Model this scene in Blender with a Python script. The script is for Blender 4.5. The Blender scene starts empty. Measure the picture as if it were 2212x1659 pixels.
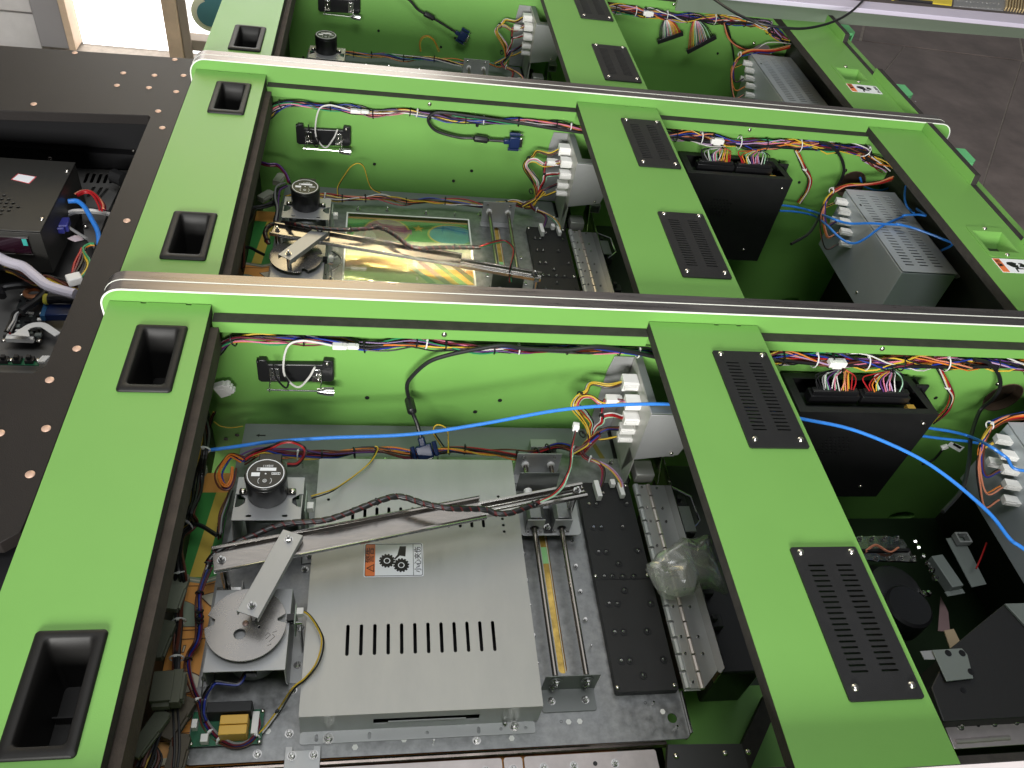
import bpy, bmesh, math, random
from mathutils import Vector, Matrix, noise
from mathutils.geometry import tessellate_polygon, delaunay_2d_cdt
random.seed(7)
SC = bpy.context.scene
COL = SC.collection
R = math.radians

# ---------------------------------------------------------------- camera
CAM_POS = Vector((0.34004, -0.84701, 0.73378))
CAM_ROT = Matrix(((0.98521, -0.02375, -0.16967), (-0.10098, 0.71955, -0.68706), (0.13841, 0.69403, 0.70652)))
FOC = 1736.95 / 2212.0
cam_d = bpy.data.cameras.new("camera")
cam_d.sensor_width = 36.0
cam_d.lens = 36.0 * FOC
cam_d.clip_start = 0.02
cam_d.clip_end = 200
cam = bpy.data.objects.new("camera", cam_d)
COL.objects.link(cam)
cam.matrix_world = Matrix.Translation(CAM_POS) @ CAM_ROT.to_4x4()
SC.camera = cam

# ---------------------------------------------------------------- world and lamps (an indoor workshop)
w = bpy.data.worlds.new("World")
SC.world = w
w.use_nodes = True
w.node_tree.nodes["Background"].inputs[0].default_value = (0.83, 0.9, 1.0, 1)
w.node_tree.nodes["Background"].inputs[1].default_value = 0.075

def area(name, loc, target, sx, sy, power, color):
    l = bpy.data.lights.new(name, "AREA")
    l.shape = "RECTANGLE"; l.size = sx; l.size_y = sy; l.energy = power; l.color = color
    o = bpy.data.objects.new(name, l); COL.objects.link(o)
    o.location = loc
    o.rotation_euler = (Vector(target) - Vector(loc)).to_track_quat("-Z", "Y").to_euler()
    return o
area("doorway_light", (-0.3, -3.4, 0.95), (0.6, 0.3, 0), 1.8, 0.8, 222, (1.0, 0.985, 0.95))
area("added_overhead_lamp", (0.35, -0.9, 2.9), (0.5, 0.0, 0), 1.6, 0.9, 42, (0.97, 0.985, 1.0))  # added overhead lamp, brightens the inside of the bays
area("added_overhead_lamp", (0.45, 1.25, 2.9), (0.45, 0.6, 0), 3.6, 2.0, 19, (0.97, 0.985, 1.0))  # added large lamp, placed for the metal cover and plates to mirror
# added lamp, a narrow parallel beam that brightens the middle cabinet's clear window
beam_lamp = area("window_beam_lamp", (0.405, -0.84, 2.22), (0.405, 0.415, -0.24), 0.25, 0.115, 0.60, (1.0, 0.88, 0.62))
beam_lamp.data.spread = R(1.5)
vs = SC.view_settings
vs.view_transform = "Standard"; vs.look = "None"; vs.exposure = 0.0; vs.gamma = 1.0

# ---------------------------------------------------------------- measuring: a photo point on a known plane of the machine
REG = dict(A=(0,0,.6076),B=(1344,0,.6076),C=(2688,0,.6076),D=(0,1008,.6076),E=(1344,1008,.6076),F=(2688,1008,.6076),
 G=(0,2016,.6076),H=(1344,2016,.6076),I=(2688,2016,.6076),J=(700,1600,.30136),K=(2200,1300,.30136),L=(0,500,.28933),
 M=(0,940,.32558),N=(900,600,.32556),O=(1800,700,.31646),P=(1900,1750,.45208),Q=(600,2000,.36157),R=(3200,1900,.67752),
 S=(3200,0,.37613),T=(3500,700,.30142),U=(3600,1400,.48214),V=(2550,450,.45208),W=(1050,0,.45208),X=(1300,700,.31646),
 Y=(500,2300,.43621),Z=(2300,2200,.49659))
PITCH = 0.668                      # distance from one cabinet to the next
def _ray(r, a, b):
    ox, oy, s = REG[r]
    u = (ox + a * s) / 1.8228; v = (oy + b * s) / 1.8228
    return CAM_ROT @ Vector(((u - 1106) / 1736.95, -(v - 829.5) / 1736.95, -1))
def at(ax, val, r, *pts, n=0):
    """points on the plane x|y|z = val of cabinet n, given back in the coordinates of cabinet 0"""
    out = []
    if ax == 1: val = val + n * PITCH
    for a, b in zip(pts[::2], pts[1::2]):
        d = _ray(r, a, b)
        p = CAM_POS + d * ((val - CAM_POS[ax]) / d[ax])
        p.y -= n * PITCH
        out.append(p)
    return out
def zP(z, r, *pts, n=0): return at(2, z, r, *pts, n=n)
def yP(y, r, *pts, n=0): return at(1, y, r, *pts, n=n)
def xP(x, r, *pts, n=0): return at(0, x, r, *pts, n=n)
def xy(ps): return [(p.x, p.y) for p in ps]

# ---------------------------------------------------------------- materials
MATS = {}
def mat(name, col, rough=0.5, metal=0.0, var=0.0, vscale=8.0, bump=0.0, bscale=200.0, spec=0.5, coat=0.0, stretch=None, emit=None, alpha=None, trans=0.0, rvar=0.0):
    if name in MATS: return MATS[name]
    m = bpy.data.materials.new(name); m.use_nodes = True
    nt = m.node_tree; b = nt.nodes["Principled BSDF"]
    b.inputs["Base Color"].default_value = (*col, 1)
    b.inputs["Roughness"].default_value = rough
    b.inputs["Metallic"].default_value = metal
    b.inputs["Specular IOR Level"].default_value = spec
    b.inputs["Coat Weight"].default_value = coat
    b.inputs["Transmission Weight"].default_value = trans
    if alpha is not None: b.inputs["Alpha"].default_value = alpha
    if emit:
        b.inputs["Emission Color"].default_value = (*emit[0], 1); b.inputs["Emission Strength"].default_value = emit[1]
    tc = nt.nodes.new("ShaderNodeTexCoord"); src = tc.outputs["Object"]
    if stretch:
        mp = nt.nodes.new("ShaderNodeMapping"); mp.inputs["Scale"].default_value = stretch
        nt.links.new(src, mp.inputs[0]); src = mp.outputs[0]
    if var or rvar:
        nz = nt.nodes.new("ShaderNodeTexNoise"); nz.inputs["Scale"].default_value = vscale; nz.inputs["Detail"].default_value = 6
        nz.inputs["Roughness"].default_value = 0.65
        nt.links.new(src, nz.inputs["Vector"])
    if var:
        cr = nt.nodes.new("ShaderNodeValToRGB")
        cr.color_ramp.elements[0].position = 0.3; cr.color_ramp.elements[1].position = 0.7
        cr.color_ramp.elements[0].color = tuple(c * (1 - var) for c in col) + (1,)
        cr.color_ramp.elements[1].color = tuple(min(1, c * (1 + var)) for c in col) + (1,)
        nt.links.new(nz.outputs["Fac"], cr.inputs[0]); nt.links.new(cr.outputs[0], b.inputs["Base Color"])
    if rvar:
        mr = nt.nodes.new("ShaderNodeMapRange"); mr.inputs[3].default_value = max(0.02, rough - rvar); mr.inputs[4].default_value = rough + rvar
        mr.inputs[1].default_value = 0.3; mr.inputs[2].default_value = 0.7
        nt.links.new(nz.outputs["Fac"], mr.inputs[0]); nt.links.new(mr.outputs[0], b.inputs["Roughness"])
    if bump:
        n2 = nt.nodes.new("ShaderNodeTexNoise"); n2.inputs["Scale"].default_value = bscale; n2.inputs["Detail"].default_value = 3
        nt.links.new(src, n2.inputs["Vector"])
        bp = nt.nodes.new("ShaderNodeBump"); bp.inputs["Strength"].default_value = bump; bp.inputs["Distance"].default_value = 0.001
        nt.links.new(n2.outputs["Fac"], bp.inputs["Height"]); nt.links.new(bp.outputs[0], b.inputs["Normal"])
    MATS[name] = m
    return m
GREEN = mat("green laminate", (0.162, 0.366, 0.079), 0.42, var=0.035, vscale=3, bump=0.12, bscale=900, rvar=0.06)
GREEN_D = mat("green laminate inner", (0.164, 0.383, 0.080), 0.5, var=0.05, vscale=3, bump=0.1, bscale=900)
MDF = mat("black dyed board edge", (0.028, 0.024, 0.021), 0.75, var=0.35, vscale=60, bump=0.5, bscale=500)
TAN = mat("raw fibreboard edge", (0.055, 0.042, 0.032), 0.8, var=0.25, vscale=40, bump=0.5, bscale=400)
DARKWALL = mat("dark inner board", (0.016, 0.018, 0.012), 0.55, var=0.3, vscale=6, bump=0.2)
TRIM = mat("brushed edge trim", (0.29, 0.265, 0.255), 0.30, 0.9, var=0.18, vscale=14, stretch=(0.4, 6, 6), rvar=0.08)
BEAD = mat("white laminate lip", (0.86, 0.88, 0.80), 0.5)
GALV = mat("galvanised sheet", (0.29, 0.295, 0.295), 0.38, 0.7, var=0.24, vscale=80, rvar=0.10)
GALV_D = mat("zinc plated backing sheet", (0.24, 0.245, 0.25), 0.40, 0.75, var=0.18, vscale=30, rvar=0.10)
SHEET = mat("brushed cover sheet", (0.46, 0.455, 0.43), 0.45, 0.45, var=0.07, vscale=7, stretch=(3, 1, 1), rvar=0.07, bump=0.05, bscale=500)
SHEET2 = mat("satin grey sheet", (0.44, 0.445, 0.445), 0.45, 0.6, var=0.06, vscale=8)
GREYP = mat("grey green painted sheet", (0.19, 0.215, 0.20), 0.5, 0.2, var=0.06, vscale=9)
CHROME = mat("polished steel", (0.62, 0.61, 0.59), 0.16, 1.0)
NICKEL = mat("nickel screw", (0.72, 0.68, 0.62), 0.22, 1.0)
ROD = mat("guide rod steel", (0.42, 0.38, 0.34), 0.2, 1.0)
RAIL = mat("slide rail steel", (0.37, 0.345, 0.32), 0.2, 0.9, var=0.1, vscale=30, stretch=(1, 6, 1))
DISC = mat("disc steel", (0.40, 0.38, 0.36), 0.27, 0.8, var=0.08, vscale=25, rvar=0.08)
BLACKP = mat("black powder coat", (0.009, 0.009, 0.0095), 0.5, bump=0.35, bscale=1400, var=0.2, vscale=30)
BLACKS = mat("black satin plastic", (0.012, 0.012, 0.013), 0.3)
BLACKM = mat("black moulded cup", (0.009, 0.0085, 0.008), 0.5, bump=0.15, bscale=1200, spec=0.3)
RUBBER = mat("black cable jacket", (0.012, 0.012, 0.013), 0.4)
WHITEP = mat("white nylon", (0.78, 0.77, 0.74), 0.4)
TIEW = mat("clear white cable tie", (0.72, 0.72, 0.70), 0.35)
BLUEC = mat("blue network cable", (0.03, 0.20, 0.66), 0.33, var=0.12, vscale=90)
VGAB = mat("navy connector shell", (0.006, 0.018, 0.075), 0.35)
PCB = mat("green circuit board", (0.01, 0.10, 0.045), 0.35, var=0.3, vscale=120)
PCBK = mat("dark circuit board", (0.02, 0.022, 0.022), 0.35, var=0.4, vscale=150)
CAPY = mat("yellow capacitor", (0.72, 0.43, 0.07), 0.4)
BROWNB = mat("dark brown cabinet board", (0.014, 0.0115, 0.0105), 0.5, var=0.12, vscale=5, bump=0.2, bscale=700, spec=0.3)
COPPER = mat("copper coloured screw cap", (0.60, 0.40, 0.30), 0.4, 0.3)
ORANGEA = mat("artwork orange", (0.88, 0.40, 0.10), 0.4)
ARTG = mat("artwork green", (0.06, 0.30, 0.07), 0.4)
ARTY = mat("artwork yellow", (0.70, 0.52, 0.09), 0.4)
ARTGR = mat("artwork grey green", (0.30, 0.36, 0.27), 0.4)
ARTCR = mat("artwork cream", (0.66, 0.62, 0.48), 0.4)
ARTLN = mat("artwork brown line", (0.14, 0.06, 0.03), 0.4)
ARTPL = mat("artwork plum", (0.40, 0.15, 0.24), 0.45, var=0.3, vscale=30)
ARTBL = mat("artwork teal", (0.07, 0.33, 0.44), 0.45, var=0.2, vscale=30)
WHITE_S = mat("white sticker", (0.86, 0.87, 0.90), 0.4)
ORANGE_S = mat("orange sticker", (0.78, 0.20, 0.06), 0.4)
BLACK_S = mat("black print", (0.008, 0.008, 0.008), 0.4)
WALLC = mat("ribbed grey wall sheet", (0.60, 0.58, 0.57), 0.6, var=0.1)
WOODF = mat("window frame wood", (0.66, 0.50, 0.36), 0.6, var=0.15, vscale=9)
TILE = mat("dark floor tile", (0.29, 0.235, 0.215), 0.5, var=0.32, vscale=5, rvar=0.12, bump=0.2, bscale=60)
GROUT = mat("floor grout", (0.50, 0.44, 0.38), 0.8, var=0.2, vscale=30)
WIREC = {k: mat("wire " + k, tuple(q*.8 for q in c), 0.42) for k, c in dict(red=(.45,.015,.02), orange=(.75,.22,.03), yellow=(.75,.50,.04), black=(.012,.012,.013), white=(.75,.73,.70),
    blue=(.015,.04,.33), brown=(.13,.035,.02), pink=(.75,.22,.33), purple=(.12,.04,.20), green=(.03,.30,.12), grey=(.30,.30,.30), mint=(.35,.62,.42), maroon=(.16,.012,.03), salmon=(.75,.28,.16), lilac=(.50,.33,.55)).items()}

# ---------------------------------------------------------------- mesh building
def inside(p, l):
    r = False; n = len(l)
    for i in range(n):
        a, b = l[i], l[i-1]
        if (a[1] > p[1]) != (b[1] > p[1]) and p[0] < (b[0]-a[0])*(p[1]-a[1])/(b[1]-a[1])+a[0]: r = not r
    return r
def holed(loops, flat):
    ed = []; k = 0
    for l in loops:
        m = len(l); ed += [(k+i, k+(i+1) % m) for i in range(m)]; k += m
    vs, es, fs, ov, oe, of = delaunay_2d_cdt([Vector((p[0], p[1])) for p in flat], ed, [], 0, 1e-7)
    out = []
    for f in fs:
        c = sum((vs[i] for i in f), Vector((0, 0)))/len(f)
        if sum(inside(c, l) for l in loops) % 2 == 1: out.append(tuple(ov[i][0] if ov[i] else min(range(len(flat)), key=lambda j: (flat[j][0]-vs[i][0])**2+(flat[j][1]-vs[i][1])**2) for i in f))
    return out
class MB:
    def __init__(s): s.v = []; s.f = []; s.mi = []
    def add(s, vs, fs, mi=0):
        o = len(s.v); s.v += [tuple(v) for v in vs]
        for f in fs: s.f.append(tuple(i + o for i in f)); s.mi.append(mi)
        return s
    def box(s, lo, hi, mi=0):
        x0, y0, z0 = lo; x1, y1, z1 = hi
        return s.add([(x0,y0,z0),(x1,y0,z0),(x1,y1,z0),(x0,y1,z0),(x0,y0,z1),(x1,y0,z1),(x1,y1,z1),(x0,y1,z1)],
              [(0,3,2,1),(4,5,6,7),(0,1,5,4),(1,2,6,5),(2,3,7,6),(3,0,4,7)], mi)
    def obox(s, c, size, rot=None, mi=0):
        rot = rot or Matrix.Identity(3)
        a, b, d = [q / 2 for q in size]; c = Vector(c)
        vs = [c + rot @ Vector(p) for p in ((-a,-b,-d),(a,-b,-d),(a,b,-d),(-a,b,-d),(-a,-b,d),(a,-b,d),(a,b,d),(-a,b,d))]
        return s.add(vs, [(0,3,2,1),(4,5,6,7),(0,1,5,4),(1,2,6,5),(2,3,7,6),(3,0,4,7)], mi)
    def prism(s, loops, d0, d1, axis="z", mi=0):
        """extrude an outline with holes (lists of 2D points) along an axis between d0 and d1"""
        def P(a, b, d): return {"z": (a, b, d), "y": (a, d, b), "x": (d, a, b)}[axis]
        if loops and not isinstance(loops[0][0], (tuple, list, Vector)): loops = [loops]
        flat = [p for l in loops for p in l]
        tris = tessellate_polygon([[Vector((p[0], p[1], 0)) for p in l] for l in loops]) if len(loops) == 1 else holed(loops, flat)
        n = len(flat)
        vs = [P(p[0], p[1], d0) for p in flat] + [P(p[0], p[1], d1) for p in flat]
        fs = [tuple(t) for t in tris] + [tuple(i + n for i in reversed(t)) for t in tris]
        k = 0
        for l in loops:
            m = len(l)
            for i in range(m): fs.append((k + i, k + (i + 1) % m, k + (i + 1) % m + n, k + i + n))
            k += m
        return s.add(vs, fs, mi)
    def tube(s, path, r, sides=6, mi=0, cap=True):
        pts = [Vector(p) for p in path]; n = len(pts)
        if n < 2: return s
        up = None; rings = []
        for i, p in enumerate(pts):
            t = (pts[min(i + 1, n - 1)] - pts[max(i - 1, 0)])
            if t.length < 1e-9: t = Vector((1, 0, 0))
            t.normalize()
            if up is None:
                up = t.orthogonal().normalized()
            up = (up - t * up.dot(t))
            up = up.normalized() if up.length > 1e-6 else t.orthogonal().normalized()
            b = t.cross(up)
            rr = r[i] if isinstance(r, (list, tuple)) else r
            rings.append([p + (up * math.cos(2*math.pi*k/sides) + b * math.sin(2*math.pi*k/sides)) * rr for k in range(sides)])
        vs = [v for ring in rings for v in ring]
        fs = [(i*sides + k, i*sides + (k+1) % sides, (i+1)*sides + (k+1) % sides, (i+1)*sides + k) for i in range(n-1) for k in range(sides)]
        if cap: fs += [tuple(reversed(range(sides))), tuple((n-1)*sides + k for k in range(sides))]
        return s.add(vs, fs, mi)
    def lathe(s, prof, c=(0,0,0), sides=20, rot=None, mi=0):
        rot = rot or Matrix.Identity(3); c = Vector(c)
        vs = []; fs = []
        for (r, z) in prof:
            for k in range(sides):
                a = 2*math.pi*k/sides
                vs.append(c + rot @ Vector((r*math.cos(a), r*math.sin(a), z)))
        for i in range(len(prof)-1):
            for k in range(sides):
                fs.append((i*sides+k, i*sides+(k+1) % sides, (i+1)*sides+(k+1) % sides, (i+1)*sides+k))
        fs.append(tuple(reversed(range(sides)))); fs.append(tuple((len(prof)-1)*sides+k for k in range(sides)))
        return s.add(vs, fs, mi)
    def mesh(s, name, mats, off=(0,0,0), sharp=35, bevel=0):
        me = bpy.data.meshes.new(name)
        o = Vector(off)
        me.from_pydata([Vector(v) - o for v in s.v], [], s.f)
        bm = bmesh.new(); bm.from_mesh(me)
        bmesh.ops.recalc_face_normals(bm, faces=bm.faces)
        bm.to_mesh(me); bm.free()
        mats = mats if isinstance(mats, (list, tuple)) else [mats]
        for m in mats: me.materials.append(m)
        if len(mats) > 1 and len(me.polygons) == len(s.mi):
            for p, i in zip(me.polygons, s.mi): p.material_index = i
        for p in me.polygons: p.use_smooth = True
        me.set_sharp_from_angle(angle=R(sharp))
        return me

def new_obj(name, data, parent=None):
    o = bpy.data.objects.new(name, data); COL.objects.link(o)
    if parent: o.parent = parent
    return o
def world_off(parent):
    p = Vector((0, 0, 0)); q = parent
    while q: p += q.location; q = q.parent
    return p
def thing(name, label, cat, loc=(0, 0, 0), group=None):
    o = new_obj(name, None); o.location = loc; o.empty_display_size = 0.02
    o["label"] = label; o["category"] = cat
    if group: o["group"] = group
    return o
def part(name, mb, mats, parent, bevel=0, label=None, kind=None, sharp=35):
    o = new_obj(name, mb.mesh(name, mats, world_off(parent), sharp), parent)
    if bevel:
        md = o.modifiers.new("bevel", "BEVEL"); md.width = bevel; md.segments = 2; md.limit_method = "ANGLE"; md.angle_limit = R(40)
        md.harden_normals = False
    if label: o["label"] = label
    if kind: o["kind"] = kind
    return o
def single(name, mb, mats, label, cat, group=None, bevel=0, base=None):
    base = Vector(base) if base is not None else Vector(mb.v[0])
    o = new_obj(name, mb.mesh(name, mats, base)); o.location = base
    o["label"] = label; o["category"] = cat
    if group: o["group"] = group
    if bevel:
        md = o.modifiers.new("bevel", "BEVEL"); md.width = bevel; md.segments = 2; md.limit_method = "ANGLE"; md.angle_limit = R(40)
    return o
def struct(name, mb, mats, kind="structure"):
    o = new_obj(name, mb.mesh(name, mats)); o["kind"] = kind
    return o
SHARED = {}
def put(name, key, parent, loc, rot=None, scale=1.0):
    """a small shared-mesh part (screw, nut, stud) at a point given in cabinet coordinates"""
    o = new_obj(name, SHARED[key], parent)
    o.location = Vector(loc) - world_off(parent)
    if rot is not None: o.rotation_euler = rot
    if scale != 1.0: o.scale = (scale,) * 3
    return o
def dup(root, dy, label=None):
    """copy a thing with its parts and their sub-parts into another cabinet"""
    r = root.copy(); COL.objects.link(r); r.location.y += dy
    if label: r["label"] = label
    def rec(a, b):
        for ch in list(a.children):
            c = ch.copy(); COL.objects.link(c); c.parent = b
            rec(ch, c)
    rec(root, r)
    return r
def rz(a): return Matrix.Rotation(a, 3, "Z")
def ry(a): return Matrix.Rotation(a, 3, "Y")
def rx(a): return Matrix.Rotation(a, 3, "X")
def circ(cx, cy, r, n=16, a0=0): return [(cx + r*math.cos(a0 + 2*math.pi*k/n), cy + r*math.sin(a0 + 2*math.pi*k/n)) for k in range(n)]
def rrect(x0, y0, x1, y1, r, n=4):
    out = []
    for cx, cy, a in ((x1-r, y1-r, 0), (x0+r, y1-r, 90), (x0+r, y0+r, 180), (x1-r, y0+r, 270)):
        for k in range(n+1):
            t = R(a + 90*k/n); out.append((cx + r*math.cos(t), cy + r*math.sin(t)))
    return out
def slot(cx, cy, w, h, ang=0, n=5):
    l = rrect(-w/2, -h/2, w/2, h/2, min(w, h)/2*0.999, n); c, s = math.cos(ang), math.sin(ang)
    return [(cx + x*c - y*s, cy + x*s + y*c) for x, y in l]
def spline(pts, seg=8):
    pts = [Vector(p) for p in pts]
    if len(pts) == 2: return [pts[0].lerp(pts[1], i/seg) for i in range(seg+1)]
    P = [2*pts[0]-pts[1]] + pts + [2*pts[-1]-pts[-2]]; out = []
    for i in range(1, len(P)-2):
        a, b, c, d = P[i-1], P[i], P[i+1], P[i+2]
        for k in range(seg):
            t = k/seg
            out.append(0.5*((2*b) + (c-a)*t + (2*a-5*b+4*c-d)*t*t + (3*b-a-3*c+d)*t**3))
    out.append(pts[-1]); return out
def wires(root, pts, cols, wr=0.0010, br=0.004, twist=2.0, seg=8, seed=0, jit=0.35, ends=None, name="wire"):
    """a loose bundle: one tube per wire, wandering inside the bundle radius br"""
    rnd = random.Random(seed + len(cols))
    c = spline(pts, seg); n = len(c)
    frames = []; up = Vector((0, 0, 1))
    for i in range(n):
        t = (c[min(i+1, n-1)] - c[max(i-1, 0)]).normalized()
        up = up - t*up.dot(t)
        up = up.normalized() if up.length > 1e-5 else t.orthogonal().normalized()
        frames.append((up.copy(), t.cross(up)))
    length = sum((c[i+1]-c[i]).length for i in range(n-1))
    for j, col in enumerate(cols):
        rr = br * math.sqrt((j + 0.6)/len(cols)); ph = j*2.39996 + rnd.uniform(-.3, .3)
        tw = twist * rnd.uniform(0.5, 1.4) * rnd.choice((1, 1, -1)); f1 = rnd.uniform(8, 25); f2 = rnd.uniform(0, 6)
        path = []; s = 0
        for i in range(n):
            if i: s += (c[i]-c[i-1]).length
            a = ph + tw*s*12; q = rr*(1 + jit*math.sin(f1*s*4 + f2))
            u, b = frames[i]
            path.append(c[i] + u*math.cos(a)*q + b*math.sin(a)*q)
        m = MB().tube(path, wr, 6)
        part(name, m, WIREC[col], root)
    return c
def tie(root, p, d, r, m=None, head=True):
    """a cable tie: a band around the bundle and its square head"""
    d = Vector(d).normalized(); q = d.to_track_quat("Z", "Y").to_matrix()
    mb = MB(); n = 14
    ring = [Vector(p) + q @ Vector((math.cos(2*math.pi*k/n)*r, math.sin(2*math.pi*k/n)*r, 0)) for k in range(n+1)]
    mb.tube(ring, 0.0011, 5, cap=False)
    if head: mb.obox(Vector(p) + q @ Vector((0, r*0.8, 0)) + Vector((0, -.001, .001)), (0.0035, 0.0035, 0.003), q)
    if head: mb.tube([Vector(p) + q @ Vector((0, r*0.8, 0)), Vector(p) + q @ Vector((0.001, r*0.8, 0)) + Vector((0, -.003, .005))], 0.0007, 4)
    return part("cable_tie", mb, m or TIEW, root)
def text(parent, name, s, loc, size, ang, m, depth=0.0003, sx=1.0, base=None):
    cu = bpy.data.curves.new(name, "FONT"); cu.body = s; cu.size = size; cu.align_x = "CENTER"; cu.align_y = "CENTER"; cu.extrude = depth/2; cu.offset = 0; cu.resolution_u = 2
    t = bpy.data.objects.new("tmp", cu); COL.objects.link(t)
    bpy.context.view_layer.update()
    me = bpy.data.meshes.new_from_object(t.evaluated_get(bpy.context.evaluated_depsgraph_get()))
    bpy.data.objects.remove(t)
    me.name = name; me.materials.clear(); me.materials.append(m)
    me.transform(Matrix.Diagonal((sx, 1, 1, 1)))
    o = new_obj(name, me, parent); o.location = Vector(loc) - world_off(parent); o.rotation_euler = (0, 0, ang)
    return o

# shared small hardware (built once around the origin, standing on z = 0)
def share(key, mb, m): SHARED[key] = mb.mesh(key, m)
m_ = MB().lathe([(0.0040,0),(0.0042,0.0006),(0.0040,0.0012),(0.0030,0.0024),(0.0016,0.0030)], sides=14)
m_.box((-0.0016,-0.00035,0.0026),(0.0016,0.00035,0.00315)); m_.box((-0.00035,-0.0016,0.0026),(0.00035,0.0016,0.0032))
share("pan_screw", m_, NICKEL)
m_ = MB().lathe([(0.0062,0),(0.0062,0.0008)], sides=16).lathe([(0.0046,0.0008),(0.0046,0.0042),(0.004,0.0048)], sides=6).lathe([(0.0024,0.004),(0.0024,0.009),(0.0018,0.0095)], sides=10)
share("nut_stud", m_, CHROME)
m_ = MB().lathe([(0.0036,0),(0.0036,0.003),(0.003,0.0034)], sides=6).lathe([(0.0018,0.003),(0.0018,0.006)], sides=8)
share("small_nut", m_, CHROME)
share("stud", MB().lathe([(0.0014,0),(0.0014,0.010),(0.001,0.0105)], sides=8), CHROME)
share("dark_screw", MB().lathe([(0.0030,0),(0.0030,0.0005),(0.0012,0.0003)], sides=12), BLACKS)
share("cap_screw", MB().lathe([(0.0052,0),(0.0050,0.0006),(0.0035,0.0013),(0.001,0.0016)], sides=14), COPPER)
share("hex_mark", MB().lathe([(0.0036,0),(0.0036,0.0004)], sides=6), WHITEP)
share("well", MB().prism([circ(0,0,0.0052,16), circ(0,0,0.0042,16)], 0, 0.0006), BLACKS)
UPY = (R(90), 0, 0)          # hardware on a wall that faces the viewer (normal -y)
# ================================================================ THE ROOM
FLOOR = -0.80
sub = MB().prism([(-6,-5),(8,-5),(8,6),(-6,6)], FLOOR-0.05, FLOOR-0.006)
floor = struct("floor", sub, GROUT)
# floor tiles seen beyond the cabinets: laid along the joints read off the photo
def line_int(p, q, r, s):
    x1,y1,x2,y2,x3,y3,x4,y4 = p[0],p[1],q[0],q[1],r[0],r[1],s[0],s[1]
    d = (x1-x2)*(y3-y4)-(y1-y2)*(x3-x4)
    a = x1*y2-y1*x2; b = x3*y4-y3*x4
    return ((a*(x3-x4)-(x1-x2)*b)/d, (a*(y3-y4)-(y1-y2)*b)/d)
j0, j1 = xy(zP(FLOOR, "S", 440, 415, 2212, 640))            # the long joint
va0, va1 = xy(zP(FLOOR, "S", 570, 150, 505, 430))           # joints that meet it
vb0, vb1 = xy(zP(FLOOR, "S", 955, 500, 760, 745))
vc0, vc1 = xy(zP(FLOOR, "S", 2180, 650, 1865, 1659))
vd0, vd1 = xy(zP(FLOOR, "T", 1765, 0, 1505, 350))
def shift(p, d): return (p[0]+d[0], p[1]+d[1])
jd = (j1[0]-j0[0], j1[1]-j0[1]); jl = math.hypot(*jd); jn = (jd[0]/jl, jd[1]/jl); perp = (-jn[1], jn[0])
def tile(pts):
    g = 0.0085
    cx = sum(p[0] for p in pts)/len(pts); cy = sum(p[1] for p in pts)/len(pts)
    sh = []
    n = len(pts)
    for i in range(n):
        p = Vector((pts[i][0]-cx, pts[i][1]-cy)); l = p.length
        p = p*(1-g*1.3/l); sh.append((cx+p.x, cy+p.y))
    return part("tile", MB().prism(sh, FLOOR-0.006, FLOOR+0.0005*random.random()), TILE, floor, bevel=0.001)
def ln(p, q, t): return (p[0]+(q[0]-p[0])*t, p[1]+(q[1]-p[1])*t)
def onj(p, q): return line_int(j0, j1, p, q)
A_ = onj(va0, va1); B_ = onj(vb0, vb1); C_ = onj(vc0, vc1)
far = lambda p: (p[0]+perp[0]*0.9, p[1]+perp[1]*0.9)
dA = (va0[0]-A_[0], va0[1]-A_[1]); kA = 0.9/(dA[0]*perp[0]+dA[1]*perp[1]); fA = (A_[0]+dA[0]*kA, A_[1]+dA[1]*kA)
S1 = shift(A_, (-jn[0]*2.2, -jn[1]*2.2)); S2 = shift(C_, (jn[0]*0.02, jn[1]*0.02)); S3 = shift(S2, (jn[0]*1.4, jn[1]*1.4))
tile([S1, A_, fA, shift(fA, (-jn[0]*2.2, -jn[1]*2.2))])
fS = shift(fA, (S2[0]-A_[0], S2[1]-A_[1]))
tile([A_, S2, fS, fA])
tile([S2, S3, shift(S3, (dA[0]*kA, dA[1]*kA)), fS])
dB = (vb1[0]-B_[0], vb1[1]-B_[1]); kB = -2.6/(dB[0]*perp[0]+dB[1]*perp[1]); nB = (B_[0]+dB[0]*kB, B_[1]+dB[1]*kB)
dC = (vc1[0]-vc0[0], vc1[1]-vc0[1]); kC = -2.6/(dC[0]*perp[0]+dC[1]*perp[1]); nC = (C_[0]+dC[0]*kC, C_[1]+dC[1]*kC)
tile([shift(nB, (-jn[0]*2.4, -jn[1]*2.4)), nB, B_, shift(B_, (-jn[0]*2.4, -jn[1]*2.4))])
tile([nB, nC, C_, B_])
tile([nC, shift(nC, (jn[0]*1.6, jn[1]*1.6)), shift(C_, (jn[0]*1.6, jn[1]*1.6)), C_])

# far wall with the bright window
WY = 2.42
def wy(r, *p): return [(q.x, q.z) for q in yP(WY, r, *p)]
wall = MB()
wl = wy("A", 455, 100, 1085, 100, 1200, 100, 1350, 100)
xs = [p[0] for p in wl]
zb = wy("A", 520, 330, 1105, 372)
zlo = -0.80
win_top = 2.9
wall.box((-5, WY, FLOOR), (xs[0]-0.03, WY+0.08, 3.6))
wall.box((0.55, WY, FLOOR), (0.75, WY+0.08, 3.6))
wall.box((0.751, WY, FLOOR), (0.83, 5.4, 3.6))
wall.box((0.831, 5.32, FLOOR), (8, 5.4, 3.6))
wall.box((xs[0]-0.03, WY, win_top), (0.55, WY+0.08, 3.6))
struct("wall", wall, WALLC)
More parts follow.
